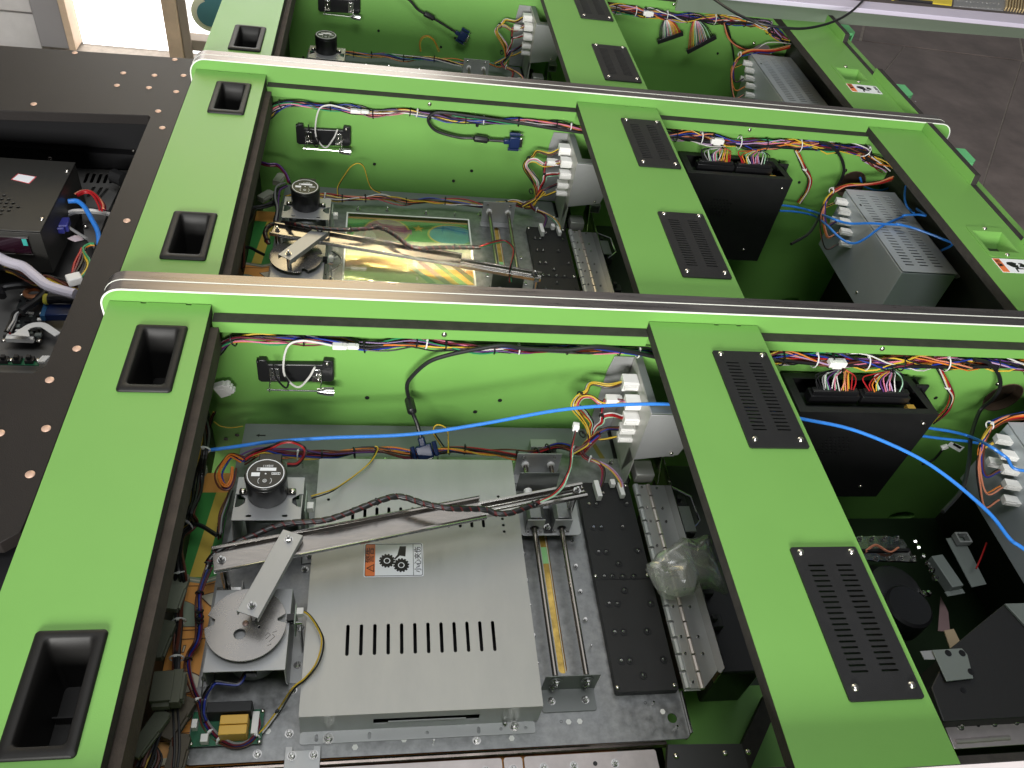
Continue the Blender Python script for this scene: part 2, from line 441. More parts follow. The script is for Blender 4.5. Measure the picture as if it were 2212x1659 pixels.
# ribbed shutter left of the window
sh = thing("wall_cladding", "ribbed grey metal cladding left of the bright window", "cladding", (xs[0]-0.4, WY-0.02, 0))
x0 = xs[0]-0.12
for k in range(14):
    zc = -1.0 + k*0.165
    m = MB().prism([(WY-0.035, zc), (WY-0.002, zc), (WY-0.002, zc+0.155), (WY-0.024, zc+0.155), (WY-0.03, zc+0.13)], xs[0]-0.40, x0, "x")
    part("panel", m, WALLC, sh, bevel=0.003)
part("pillar", MB().box((xs[0]-0.62, WY-0.16, FLOOR), (xs[0]-0.41, WY-0.001, 3.0)), mat("pale post paint", (0.42,0.38,0.30), 0.6), sh, bevel=0.01)
win = thing("window", "tall bright window glowing with daylight behind the machines", "window", (xs[0], WY, 0))
part("frame", MB().box((xs[0]-0.115, WY-0.05, FLOOR+.01), (xs[0]-0.0131, WY-0.001, 3.0)), mat("grey window reveal", (.30,.29,.30), .5), win, bevel=0.004)
part("frame", MB().box((xs[0]-0.013, WY-0.06, FLOOR+.01), (xs[0]+0.012, WY+0.03, 3.0)), WOODF, win, bevel=0.003)
part("frame", MB().box((xs[1]-0.002, WY-0.06, FLOOR+.01), (xs[1]+0.052, WY+0.03, 3.0)), WOODF, win, bevel=0.003)
zt = wy("A", 1250, 232, 1250, 300)
part("frame", MB().box((xs[1]+0.053, WY-0.04, zt[1][1]), (0.55, WY+0.03, zt[0][1])), mat("weathered frame", (.30,.25,.20), .6), win, bevel=0.003)
part("frame", MB().box((xs[1]+0.053, WY-0.055, FLOOR+.01), (xs[1]+0.085, WY-0.041, 3.0)), mat("weathered frame", (.30,.25,.20), .6), win, bevel=0.003)
SKYW = mat("daylight through white pane", (0.9,0.9,0.9), 0.3, emit=((1.0, 1.0, 1.0), 2.4))
SKYY = mat("warm sunlit pane", (0.9,0.8,0.5), 0.3, emit=((1.0, 0.80, 0.45), 2.3))
part("pane", MB().box((xs[0]+0.012, WY+0.031, FLOOR), (xs[1], WY+0.035, 1.05)), SKYW, win)
part("pane", MB().box((xs[1]+0.05, WY+0.031, FLOOR), (0.55, WY+0.035, 1.05)), SKYW, win)
part("pane", MB().box((xs[0]+0.012, WY+0.031, 1.06), (0.55, WY+0.035, win_top)), SKYY, win)
# teal cloud-shaped board in front of the window
cl = yP(1.75, "A", 1350, 60, 1290, 75, 1330, 165, 1420, 120, 1480, 200)
cc = [(yP(1.75, "A", a, b)[0], q) for a, b, q in ((1360, 90, 85), (1400, -40, 95), (1500, 60, 120))]
sc_ = (yP(1.75, "A", 100, 0)[0] - yP(1.75, "A", 0, 0)[0]).length/100
def cloud(grow):
    mb = []
    pts = []
    for k in range(72):
        a = 2*math.pi*k/72; best = 0; o = cc[0][0]
        # outer hull of three lobes seen from the middle
        mid = Vector((sum(c.x for c, q in cc)/3, 0, sum(c.z for c, q in cc)/3)); d = Vector((math.cos(a), 0, math.sin(a)))
        for c, q in cc:
            v = Vector((c.x-mid.x, 0, c.z-mid.z)); rr = q*sc_+grow
            bq = v.dot(d); disc = bq*bq - v.dot(v) + rr*rr
            if disc > 0: best = max(best, bq+math.sqrt(disc))
        pts.append((mid.x + d.x*best, mid.z + d.z*best))
    return pts
t = thing("cloud_sign", "teal cloud shaped board with cream rim in front of the window", "sign", (cc[0][0].x, 1.75, 0))
part("rim", MB().prism(cloud(0.018), 1.75, 1.77, "y"), mat("cream rim", (.68,.66,.48), .5), t)
part("face", MB().prism(cloud(0.0), 1.744, 1.7499, "y"), mat("teal face", (.05,.17,.20), .5), t)

# ================================================================ THE THREE GREEN CABINETS
PT = 0.0187; ZT = 0.0201; NEAR = -0.6305; XL = -0.012; XR = 1.578; ZB = FLOOR + 0.02
BW0, BW1 = 0.0, 0.1259; CX0, CX1 = 0.7318, 0.9001; RX0 = 1.380; LIP = 1.507
def side_outline(g=0.0):
    r = 0.030
    pts = []
    for cx, cz, a in ((XR-r, ZT-r, 0), (XL+r, ZT-r, 90)):
        for k in range(9):
            t = R(a + 90*k/8); pts.append((cx + (r-g)*math.cos(t), cz + (r-g)*math.sin(t)))
    pts += [(XL+g, ZB+g), (XR-g, ZB+g)]
    return pts
cab = thing("arcade_cabinet", "green open-backed arcade cabinet nearest the viewer with the slotted grey cover", "arcade cabinet", (0, -0.63, 0), "green arcade cabinets lying in a row")
for y0, bead_y in ((0.0, 0), (NEAR-PT+0.0008, 1)):
    y1 = y0 + PT - 0.0006
    hole = []
    if y0 == 0.0:
        hc = yP(0, "U", 725, 345)[0]
        hole = [[(hc.x + 0.026*math.cos(a), hc.z + 0.026*math.sin(a)) for a in [2*math.pi*k/24 for k in range(24)]]]
        hole[0] = [(hc.x + 0.034*math.cos(a), hc.z + 0.034*math.sin(a)) for a in [2*math.pi*k/24 for k in range(24)]]
        h2 = yP(0, "I", 1420, 30)[0]
        hole.append([(h2.x + 0.028*math.cos(a), h2.z + 0.016*math.sin(a)) for a in [2*math.pi*k/24 for k in range(24)]])
    core = MB().prism([side_outline(0.0012)] + hole, y0+0.0008, y1-0.0008, "y")
    sp = part("side_panel", core, GREEN_D, cab)
    o1, o2 = side_outline(0), side_outline(0.0013)
    part("edge_trim", MB().prism([o1, o2], y0+0.0008, y1, "y"), TRIM, sp)
    for ya, yb in ((y0-0.0004, y0+0.0008),):
        part("edge_bead", MB().prism([side_outline(-0.0003), side_outline(0.0018)], ya, yb, "y"), BEAD, sp)
# battens screwed along the inside of both sides, black core showing on top
for y0, y1, s in ((-0.018, -0.0004, 0), (NEAR+0.0006, NEAR+0.018, 1)):
    for xa, xb in ((BW1+0.002, CX0-0.001), (CX1+0.001, RX0-0.001)):
        b = part("batten", MB().box((xa, y0, -0.0328), (xb, y1, -0.0152)), GREEN_D, cab)
        part("core_edge", MB().box((xa, y0+0.0008, -0.0151), (xb, y1, -0.0141)), MDF, b)
for r, a, b in (("E", 667, 508), ("F", 1293, 600)):
    p = yP(-0.0182, r, a, b)[0]
    put("screw", "pan_screw", cab, (p.x, -0.0183, p.z), UPY)
# dark screws sunk in the far wall
for r, a, b in (("E", 1090, 622), ("E", 167, 919), ("E", 1028, 936), ("E", 867, 1010), ("F", 1640, 920), ("J", 775, 375), ("J", 628, 425)):
    p = yP(0.0, r, a, b)[0]; put("wall_screw", "dark_screw", cab, (p.x, 0.0002, p.z), UPY, 1.15)
for r, a, b in (("F", 2045, 827),):
    p = yP(0.0, r, a, b)[0]; put("screw", "pan_screw", cab, (p.x, 0.0004, p.z), UPY, 1.2)
# left cross beam with the two moulded grip cups
def cup_hole(y0, y1): return rrect(0.0475, y0+0.0045, 0.1005, y1-0.0045, 0.003)
CUPS = ((-0.162, -0.046), (-0.577, -0.463))
def slab(loops, z0, z1, parent, name, corebox=True, m=None):
    """laminated board: green faces and black dyed core at the edges"""
    b = part(name, MB().prism(loops, z1-0.0009, z1), m or GREEN, parent)
    part("core", MB().prism(loops, z0, z1-0.00095), MDF, b)
    return b
def notched(x0, x1, notches):
    top = [(x1, -0.0006)]
    for nx in sorted(notches, reverse=True): top += [(nx+.004, -.0006), (nx+.003, -.0032), (nx-.003, -.0032), (nx-.004, -.0006)]
    return [(x0, NEAR+0.0007), (x1, NEAR+0.0007)] + top + [(x0, -0.0006)]
lb = slab([notched(BW0, BW1, (0.042, 0.098))] + [cup_hole(*c) for c in CUPS], -0.018, 0.0, cab, "cross_beam")
def cup(y0, y1, parent):
    x0, x1 = 0.0435, 0.105
    g = MB()
    out = rrect(x0, y0, x1, y1, 0.004, 4); N = len(out)
    def ring(ins_l, ins_r, ins_n, ins_f, z, r=0.006): return [(x, y, z) for x, y in rrect(x0+ins_l, y0+ins_n, x1-ins_r, y1-ins_f, r, 4)]
    rings = [ring(-.0002,-.0002,-.0002,-.0002,0.0003,.004), ring(0,0,0,0,0.0024,.004), ring(.0022,.0022,.0022,.0022,0.0040,.004), ring(.009,.0085,.0095,.006,0.0040,.005),
             ring(.0105,.0100,.0105,.0085,0.0025,.005), ring(.0112,.013,.0118,.0125,-0.012,.005), ring(.0115,.021,.0125,.019,-0.075,.004)]
    vs = [p for rg in rings for p in rg]; fs = []
    for i in range(len(rings)-1):
        for k in range(N): fs.append((i*N+k, i*N+(k+1) % N, (i+1)*N+(k+1) % N, (i+1)*N+k))
    fs.append(tuple((len(rings)-1)*N+k for k in range(N)))
    g.add(vs, fs)
    c = part("grip_cup", g, BLACKM, parent, sharp=50)
    part("divider", MB().box((x0+.0125, (y0+y1)/2+0.002, -0.0740), (x1-.0205, (y0+y1)/2+0.0035, -0.060)), BLACKM, c)
for y0, y1 in CUPS: cup(y0, y1, lb)
part("edge_batten", MB().box((0.113, NEAR+0.02, -0.060), (0.1355, -0.019, -0.0235)), TAN, cab)
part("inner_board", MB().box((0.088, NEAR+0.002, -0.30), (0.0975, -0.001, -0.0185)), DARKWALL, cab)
part("inner_batten", MB().box((0.0978, NEAR+0.02, -0.075), (0.1125, -0.019, -0.0235)), MDF, cab)
# centre beam with two slotted vent plates
VENTS = ((-0.2375, -0.0605), (-0.5615, -0.3845))
def vslots(y0, y1):
    out = []
    for c in (0.8335, 0.8675):
        for k in range(20):
            yy = y0 + 0.030 + k*(y1-y0-0.054)/19
            out.append(slot(c, yy, 0.0195, 0.0026, 0, 2))
    return out
opening = [rrect(0.820, y0+0.022, 0.882, y1-0.020, 0.003, 2) for y0, y1 in VENTS]
cb = slab([notched(CX0, CX1, (0.835, 0.87))] + opening, -0.018, 0.0, cab, "cross_beam")
for y0, y1 in VENTS:
    vp = part("vent_plate", MB().prism([rrect(0.8105, y0, 0.8925, y1, 0.003, 3)] + vslots(y0, y1), 0.0006, 0.0032), BLACKP, cb)
    for sx in (0.8213, 0.8842):
        for sy in (y0+0.0135, y1-0.0070): put("screw", "pan_screw", vp, (sx, sy, 0.0032), (0, 0, random.random()*3))
# end beam: switch recess, warning sticker, lip board with a notch
RW0, RW1 = 0.0, 0.0
rc = xy(zP(0.0, "S", 185, 688, 470, 705, 640, 893, 350, 872, n=2))
rx0 = (rc[0][0]+rc[3][0])/2; rx1 = (rc[1][0]+rc[2][0])/2; ry1 = (rc[0][1]+rc[1][1])/2; ry0 = (rc[2][1]+rc[3][1])/2
hole = rrect(rx0+0.004, ry0+0.012, rx1-0.004, ry1-0.012, 0.003)
rb = slab([notched(RX0, LIP-0.0004, (1.405, 1.46)), hole], -0.018, 0.0, cab, "cross_beam")
fl = MB().prism([rrect(rx0, ry0, rx1, ry1, 0.005), rrect(rx0+0.006, ry0+0.016, rx1-0.006, ry1-0.014, 0.002)], 0.0004, 0.0016)
def rr3(i0, i1, j0, j1, z): return [(rx0+i0, ry0+j0, z), (rx1-i1, ry0+j0, z), (rx1-i1, ry1-j1, z), (rx0+i0, ry1-j1, z)]
a, b = rr3(.006,.006,.016,.014,.0014), rr3(.008,.014,.018,.036,-.030)
fl.add(a+b, [(0,1,5,4),(1,2,6,5),(2,3,7,6),(3,0,4,7)])
sw = part("switch_recess", fl, GREEN, rb)
part("switch_socket", MB().box((rx0+.0082, ry0+.0182, -.029), (rx1-.0142, ry1-.0362, -.0200)).box((rx0+.014, ry0+.026, -.0199), (rx1-.024, ry1-.046, -.016)), BLACKS, sw, bevel=0.001)
put("screw", "pan_screw", sw, ((rx0+rx1)/2, ry0+0.007, 0.0016)); put("screw", "pan_screw", sw, ((rx0+rx1)/2, ry1-0.006, 0.0016))
# shock hazard sticker
sx0, sx1 = rx0-0.001, rx1+0.003; sy1 = ry0-0.004; sy0 = sy1-0.040
stk = part("warning_sticker", MB().prism(rrect(sx0, sy0, sx1, sy1, 0.002), 0.0003, 0.0008), WHITE_S, rb)
part("orange_band", MB().prism(rrect(sx0+.001, sy0+.001, sx0+.0145, sy1-.001, 0.001), 0.0008, 0.0010), ORANGE_S, stk)
hx = (sx0+sx1)/2+.002; hy = (sy0+sy1)/2
pict = MB().prism([(hx-.020,hy+.004),(hx-.017,hy+.010),(hx-.006,hy+.011),(hx+.001,hy+.008),(hx+.012,hy+.009),(hx+.018,hy+.003),(hx+.014,hy-.004),(hx+.004,hy-.002),(hx-.002,hy-.006),(hx-.012,hy-.004)], 0.0008, 0.00105)
pict.prism([(hx-.010,hy-.017),(hx-.007,hy-.017),(hx-.006,hy-.009),(hx+.008,hy-.009),(hx+.008,hy-.006),(hx-.009,hy-.006)], 0.0008, 0.00105)
part("pictogram", pict, BLACK_S, stk)
part("pictogram", MB().prism([(hx+.004,hy+.012),(hx-.002,hy+.003),(hx+.002,hy+.003),(hx-.001,hy-.006),(hx+.007,hy+.005),(hx+.003,hy+.005),(hx+.008,hy+.012)], 0.0010, 0.00125), WHITE_S, stk)
text(stk, "lettering", "警告", (sx0+.0077, hy+.006, .0012), 0.0105, R(90), BLACK_S)
text(stk, "lettering", "当心触电", (sx1-.006, hy, .0010), 0.0085, R(90), BLACK_S)
# lip board along the end, notched between
ny0, ny1 = -0.407, -0.211
lip = MB().prism([(NEAR+.001, -0.30), (NEAR+.001, ZT), (ny0, ZT), (ny0+.003, 0.0005), (ny1-.003, 0.0005), (ny1, ZT), (-0.0006, ZT), (-0.0006, -0.30)], LIP, LIP+0.0012, "x")
le = part("end_board", lip, GREEN, cab)
part("core", MB().prism([(NEAR+.001, -0.30), (NEAR+.001, ZT), (ny0, ZT), (ny0+.003, 0.0005), (ny1-.003, 0.0005), (ny1, ZT), (-0.0006, ZT), (-0.0006, -0.30)], LIP+0.00125, LIP+0.0145, "x"), MDF, le)
part("outer_board", MB().prism([(NEAR+.001, -0.50), (NEAR+.001, -0.003), (-0.0006, -0.003), (-0.0006, -0.50)], LIP+0.0150, LIP+0.034, "x"), GREEN, cab)
for (yy, w_) in ((0.935-0.668*1+0.0, 0.03), (-0.040, 0.03)):
    yc = yy-0.668 if yy > 0 else yy
    ft = MB().prism([(LIP+.034, yc-w_), (LIP+.105, yc-w_), (LIP+.118, yc-w_*0.6), (LIP+.118, yc+w_), (LIP+.034, yc+w_)], -0.034, -0.028)
    ft.box((LIP+.114, yc-w_*0.6, -0.060), (LIP+.118, yc+w_, -0.034))
    part("foot_bracket", ft, mat("bright green bracket", (.16,.60,.24), .4), cab)
# wall deep at the front of the cabinet and partition between the bays
part("front_board", MB().box((CX0+0.03, NEAR+0.001, -0.515), (RX0+0.12, -0.001, -0.50)), mat("bay shade green board", (.008,.020,.006), .5), cab)  # shade of the deep right bay put into the board's near-black colour
part("partition", MB().box((1.478, NEAR+0.002, -0.499), (1.492, -0.002, -0.019)), DARKWALL, cab)  # partition coloured near black too, for the bay's shade
lab2 = "green open-backed arcade cabinet in the middle of the row with the clear window"
lab3 = "green open-backed arcade cabinet farthest away, partly hidden at the top"
cab2 = dup(cab, PITCH, lab2); cab3 = dup(cab, 2*PITCH, lab3)
# ================================================================ WHAT IS INSIDE THE LEFT BAYS
ZPL = -0.235
def move(o, n): o.location.y += n*PITCH; return o
ALLN = (0, 1, 2)
CABW = {0: "nearest cabinet", 1: "middle cabinet", 2: "farthest cabinet"}
def everywhere(root, fmt, ns=(1, 2)):
    """copies of a fitting for the other cabinets, each with a label of its own"""
    root["label"] = fmt % CABW[0]
    return [root] + [dup(root, n*PITCH, fmt % CABW[n]) for n in ns]

# ---- backing plate with slotted window, nuts and studs
pl = thing("backing_plate", "x", "mounting plate", (0.4, -0.3, ZPL), "zinc backing plates in the cabinets")
outer = rrect(0.144, -0.504, 0.734, -0.066, 0.006)
win_ = rrect(0.279, -0.315, 0.5285, -0.0945, 0.001, 2)
slt = slot(0.5865, -0.266, 0.0115, 0.300, 0, 4)
part("sheet", MB().prism([outer, win_, slt, circ(0.7165, -0.4905+0.012, 0.0062, 16)], ZPL-0.0015, ZPL), GALV, pl)
part("folded_edge", MB().box((0.7345, -0.499, ZPL-0.020), (0.7365, -0.447, ZPL+0.006)).box((0.7345, -0.1150, ZPL-0.02), (0.7365, -0.067, ZPL+0.012)), CHROME, pl)
wf = part("window_rim", MB().prism([rrect(0.2775, -0.3165, 0.530, -0.093, 0.001, 2), rrect(0.2805, -0.3135, 0.527, -0.096, 0.001, 2)], ZPL+0.0002, ZPL+0.0012), BEAD, pl)
for x, y in [(0.5535, -0.241), (0.5535, -0.283), (0.5535, -0.324), (0.5535, -0.364), (0.5535, -0.405), (0.627, -0.220), (0.627, -0.262), (0.627, -0.302), (0.627, -0.344), (0.627, -0.384)]:
    put("nut", "small_nut" if (int(abs(y)*1000) % 3) else "stud", pl, (x, y, ZPL))
for x, y in [(0.554, -0.073), (0.574, -0.080), (0.715, -0.074), (0.470, -0.4935), (0.221, -0.496), (0.254, -0.424), (0.254, -0.475), (0.2555, -0.26), (0.36, -0.075), (0.30, -0.080), (0.44, -0.080)]:
    put("nut", "nut_stud", pl, (x, y, ZPL), None, 0.8)
for x, y in [(0.147, -0.496), (0.419, -0.494), (0.694, -0.461), (0.717, -0.492), (0.24, -0.088), (0.50, -0.084)]:
    put("stud", "stud", pl, (x, y, ZPL))
for x, y in [(0.512, -0.493), (0.329, -0.494), (0.584, -0.477), (0.598, -0.477), (0.230, -0.471), (0.385, -0.488), (0.706, -0.470)]:
    put("pressed_nut", "hex_mark", pl, (x, y, ZPL))
for x, y in [(0.5865+.025, -0.20), (0.5865+.026, -0.262), (0.612, -0.30), (0.613, -0.36), (0.612, -0.41), (0.575, -0.476), (0.686, -0.458)]:
    put("hole", "well", pl, (x, y, ZPL), None, 0.35)
plates = everywhere(pl, "grey zinc backing plate fixed in the left bay of the %s")
# the lower sheet that shows along the far wall
for n in ALLN:
    t = thing("lower_sheet", "smooth grey sheet along the far wall behind the wiring of the " + CABW[n], "metal sheet", (0.4, -0.05+n*PITCH, -0.24), "smooth grey sheets under the wiring")
    t.location.y = -0.05
    part("sheet", MB().prism([(0.146, -0.088), (0.722, -0.088), (0.722, -0.0012), (0.148, -0.0012)], -0.2395, -0.2375), GREYP, t)
    if n == 0:
        part("arrow_mark", MB().prism([(0.166, -0.0245), (0.171, -0.0215), (0.171, -0.0235), (0.180, -0.0235), (0.180, -0.0255), (0.171, -0.0255), (0.171, -0.0275)], -0.2374, -0.2370), BLACK_S, t)
        part("yellow_strip", MB().prism([(0.700, -0.065), (0.708, -0.065), (0.690, -0.012), (0.683, -0.012)], -0.2374, -0.2368), mat("old yellow tape", (.18,.15,.02), .5), t)
    part("dark_sill", MB().box((0.70, -0.064, -0.262), (0.76, -0.002, -0.24)), BLACKS, t)
    move(t, n)

# ---- playfield artwork below the plates
def artwork(n):
    t = thing("playfield_panel", "printed playfield panel with orange and green artwork under the plate of the " + CABW[n], "printed panel", (0.2, -0.3, -0.262), "printed playfield panels")
    z0 = -0.2460
    part("sheet", MB().box((0.0985, NEAR+0.004, z0-0.004), (0.642, -0.09, z0)), ORANGEA, t)
    L = [z0]
    def lay(name, pts, m):
        L[0] += 0.00006
        part(name, MB().prism(pts, L[0]-0.00005, L[0]), m, t)
    lay("green_field", [(0.0985, -0.125), (0.0985, -0.262), (0.128, -0.268), (0.165, -0.255), (0.20, -0.22), (0.20, -0.125)], ARTG)
    lay("yellow_ray", [(0.122, -0.125), (0.137, -0.125), (0.126, -0.262), (0.108, -0.262)], ARTY)
    # rim of the green field
    for k, m in ((0.0, ARTGR), (0.0028, ARTCR), (0.0052, ARTGR)):
        lay("rim", [(0.0985, -0.259-k), (0.128, -0.265-k), (0.168, -0.250-k), (0.168, -0.2525-k), (0.128, -0.2675-k), (0.0985, -0.2615-k)], m)
    lay("rim_line", [(0.0985, -0.2745), (0.128, -0.2745), (0.150, -0.268), (0.150, -0.2692), (0.128, -0.2757), (0.0985, -0.2757)], ARTLN)
    fan = [(0.0985 + 0.038*math.sin(R(a)), -0.333 + 0.038*math.cos(R(a))) for a in range(0, 91, 10)]
    lay("grey_fan", [(0.0985, -0.333)] + fan, ARTLN)
    fan = [(0.0985 + 0.0365*math.sin(R(a)), -0.332 + 0.0365*math.cos(R(a))) for a in range(0, 91, 10)]
    lay("grey_fan", [(0.0985, -0.332)] + fan, ARTGR)
    lay("star_tip", [(0.125, -0.290), (0.160, -0.278), (0.160, -0.315), (0.140, -0.305)], ARTLN)
    lay("star_tip", [(0.127, -0.290), (0.160, -0.280), (0.160, -0.312), (0.140, -0.303)], ARTCR)
    def lines(y, h=0.0012): lay("line", [(0.0985, y), (0.20, y+0.002), (0.20, y+0.002-h), (0.0985, y-h)], ARTLN)
    lines(-0.337); lines(-0.349)
    for (x, y) in ((0.119, -0.362), (0.116, -0.379), (0.131, -0.364)):
        lay("dash", [(x-.0030, y-.005), (x+.0005, y-.005), (x+.0015, y+.005), (x-.0020, y+.005)], ARTLN)
        lay("dash", [(x-.0020, y-.0038), (x-.0002, y-.0038), (x+.0006, y+.0038), (x-.0012, y+.0038)], ARTCR)
    # scroll shapes lower down
    for cy, r1 in ((-0.405, .030), (-0.445, .026), (-0.485, .030), (-0.525, .026)):
        cr = [(0.110 + r1*1.25*math.cos(a), cy + r1*0.55*math.sin(a)) for a in [2*math.pi*k/22 for k in range(22)]]
        c2 = [(0.110 + (r1-.0013)*1.25*math.cos(a), cy + (r1-.0013)*0.52*math.sin(a)) for a in [2*math.pi*k/22 for k in range(22)]]
        c3 = [(0.110 + (r1*0.72)*1.25*math.cos(a), cy + .003 + (r1*0.7)*0.5*math.sin(a)) for a in [2*math.pi*k/22 for k in range(22)]]
        lay("scroll", [(max(0.0986, a), b) for a, b in cr], ARTLN); lay("scroll", [(max(0.0987, a), b) for a, b in c2], ARTCR if int(cy*1000) % 2 else ARTGR); lay("scroll", [(max(0.0988, a), b) for a, b in c3], mat("artwork light orange", (.80,.42,.16), .4))
    for y in (-0.42, -0.465, -0.473, -0.505, -0.512, -0.545, -0.552): lines(y, 0.0009)
    # upper art seen through the plate window
    lay("green_field", [(0.26, -0.100), (0.54, -0.100), (0.54, -0.20), (0.26, -0.20)], ARTG)
    def ell(cx, cy, a, b, m, nm): lay(nm, [(cx + a*math.cos(2*math.pi*k/28), cy + b*math.sin(2*math.pi*k/28)) for k in range(28)], m)
    ell(0.359, -0.138, 0.0475, 0.043, ARTY, "balloon_rim"); ell(0.359, -0.138, 0.044, 0.040, ARTPL, "balloon")
    lay("balloon_tip", [(0.400, -0.133), (0.410, -0.128), (0.410, -0.146), (0.400, -0.143)], ARTPL)
    ell(0.489, -0.140, 0.0475, 0.036, ARTY, "balloon_rim"); ell(0.492, -0.140, 0.046, 0.033, ARTBL, "balloon")
    st = []
    for k in range(10):
        rr = 0.0125 if k % 2 == 0 else 0.0055; a = math.pi/2 + k*math.pi/5; st.append((0.424 + rr*math.cos(a), -0.124 + rr*0.95*math.sin(a)))
    lay("star", st, ARTY)
    lay("cream_field", [(0.27, -0.172), (0.54, -0.168), (0.54, -0.255), (0.27, -0.262)], ARTCR)
    ell(0.315, -0.165, 0.024, 0.030, mat("artwork pink", (.55,.35,.38), .3), "pink_shape")
    lay("gold_band", [(0.27, -0.225), (0.41, -0.225), (0.41, -0.262), (0.27, -0.262)], mat("artwork pale amber", (.80,.60,.28), .4))
    lay("cream_field", [(0.27, -0.262), (0.40, -0.262), (0.54, -0.33), (0.27, -0.34)], mat("artwork pale yellow", (.72,.66,.38), .3))
    for k in range(4):
        x = 0.38 + k*0.030
        lay("diagonal_band", [(x, -0.225), (x+.012, -0.225), (x+.095, -0.325), (x+.078, -0.325)], (ARTGR, mat('artwork dusty pink', (.38,.26,.26), .4), mat('artwork sage', (.20,.34,.17), .4), mat('artwork umber', (.20,.16,.10), .4))[k])
    return t
for n in (0, 1):
    t = artwork(n); move(t, n)
clearm = bpy.data.materials.new("reflective clear sheet"); clearm.use_nodes = True
nt = clearm.node_tree; nt.nodes.clear()
o_ = nt.nodes.new("ShaderNodeOutputMaterial"); mx = nt.nodes.new("ShaderNodeMixShader"); tb_ = nt.nodes.new("ShaderNodeBsdfTransparent"); gb_ = nt.nodes.new("ShaderNodeBsdfGlossy"); fn_ = nt.nodes.new("ShaderNodeLayerWeight"); mm = nt.nodes.new("ShaderNodeMath")
gb_.inputs["Roughness"].default_value = .03; gb_.inputs["Color"].default_value = (.95, .95, .92, 1); fn_.inputs[0].default_value = .25; mm.operation = "MULTIPLY_ADD"; mm.inputs[1].default_value = .6; mm.inputs[2].default_value = .07; tb_.inputs[0].default_value = (.96, .97, .95, 1)
nt.links.new(fn_.outputs[1], mm.inputs[0]); nt.links.new(mm.outputs[0], mx.inputs[0]); nt.links.new(tb_.outputs[0], mx.inputs[1]); nt.links.new(gb_.outputs[0], mx.inputs[2]); nt.links.new(mx.outputs[0], o_.inputs[0])
t = thing("clear_window", "shiny clear sheet mirroring pale yellow light in the middle cabinet's plate", "clear sheet", (0.4, -.2, -.2395))
part("sheet", MB().box((0.276, -0.318, -.2410), (0.5315, -0.0915, -.2385)), clearm, t)
move(t, 1)
# strip below the long slot: foil-like gold and green print
for n in (0, 1):
    t = thing("slot_backing", "narrow gold and green printed strip behind the long slot of the " + CABW[n], "printed strip", (0.586, -0.26, -0.248), "printed strips behind the slots")
    part("base", MB().box((0.5805, -0.42, -0.246), (0.5925, -0.112, -0.2418)), mat("foil gold", (.62,.42,.10), .25, .5, var=.45, vscale=70, bump=.8, bscale=60), t)
    part("green_patch", MB().box((0.5805, -0.252, -0.2417), (0.5925, -0.225, -0.2413)), mat("pale green print", (.30,.62,.26), .3), t)
    part("light_rim", MB().box((0.5812, -0.419, -0.2417), (0.5822, -0.112, -0.2396)).box((0.5908, -0.419, -0.2417), (0.5918, -0.112, -0.2396)), mat("warm edge", (.75,.70,.55), .3), t)
    move(t, n)

# ---- the big slotted cover with its stickers (nearest cabinet only)
cv = thing("slotted_cover", "large flat grey metal cover with two rows of vent slots and a warning sticker", "metal cover", (0.4, -0.29, ZPL))
ZC = -0.190
cx0, cx1, cy0, cy1 = 0.2665, 0.5455, -0.4745, -0.1065
lo = [rrect(cx0, cy0, cx1, cy1, 0.002, 2)]
for k in range(12):
    lo.append(slot(0.3165 + k*0.01615, -0.3845, 0.0042, 0.040, 0, 3)); lo.append(slot(0.3165 + k*0.01615, -0.2080, 0.0042, 0.034, 0, 3))
for x, y in ((0.5190, -0.173), (0.5215, -0.211), (0.5218, -0.2215), (0.5220, -0.232), (0.283, -0.178), (0.286, -0.212)): lo.append(circ(x, y, 0.0022, 8))
part("top_sheet", MB().prism(lo, ZC-0.0012, ZC), SHEET, cv)
sd = MB().box((cx0, cy0+.0005, ZPL+.001), (cx0+.0012, cy1-.0005, ZC-.0013)).box((cx1-.0012, cy0+.0005, ZPL+.001), (cx1, cy1-.0005, ZC-.0013)).box((cx0+.0013, cy1-.0015, ZPL+.001), (cx1-.0013, cy1-.0003, ZC-.0013))
part("side_sheet", sd, SHEET2, cv)
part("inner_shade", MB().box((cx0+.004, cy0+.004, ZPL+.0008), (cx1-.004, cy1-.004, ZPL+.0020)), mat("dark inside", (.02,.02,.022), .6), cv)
fr = MB().prism([[(cx0, ZPL+.001), (cx1, ZPL+.001), (cx1, ZC-.0013), (cx0, ZC-.0013)], [(0.349, ZPL+.016), (0.472, ZPL+.016), (0.472, ZPL+.030), (0.349, ZPL+.030)]], cy0, cy0+.0012, "y")
fr.box((0.366, cy0-.0002, ZPL+.020), (0.456, cy0-.0012, ZPL+.0235))
part("front_sheet", fr, SHEET2, cv)
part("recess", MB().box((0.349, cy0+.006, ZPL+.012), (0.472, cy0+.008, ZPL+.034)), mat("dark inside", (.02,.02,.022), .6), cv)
fo = [rrect(cx0, -0.4905+.002, cx1-.004, cy0+.0005, 0.003, 3)]
for x in (0.285, 0.300, 0.345, 0.412, 0.473, 0.500, 0.530): fo.append(slot(x, -0.482, 0.0042, 0.0085 if int(x*1000) % 2 else 0.0042, 0, 2))
part("flange", MB().prism(fo, ZPL+.0004, ZPL+.0014), SHEET2, cv)
put("nut", "nut_stud", cv, (0.5165, -0.480, ZPL+.0014)); put("nut", "nut_stud", cv, (0.2985, -0.4835, ZPL+.0014)); put("nut", "small_nut", cv, (0.505, cy0-.0012, ZPL+.004), UPY, .8)
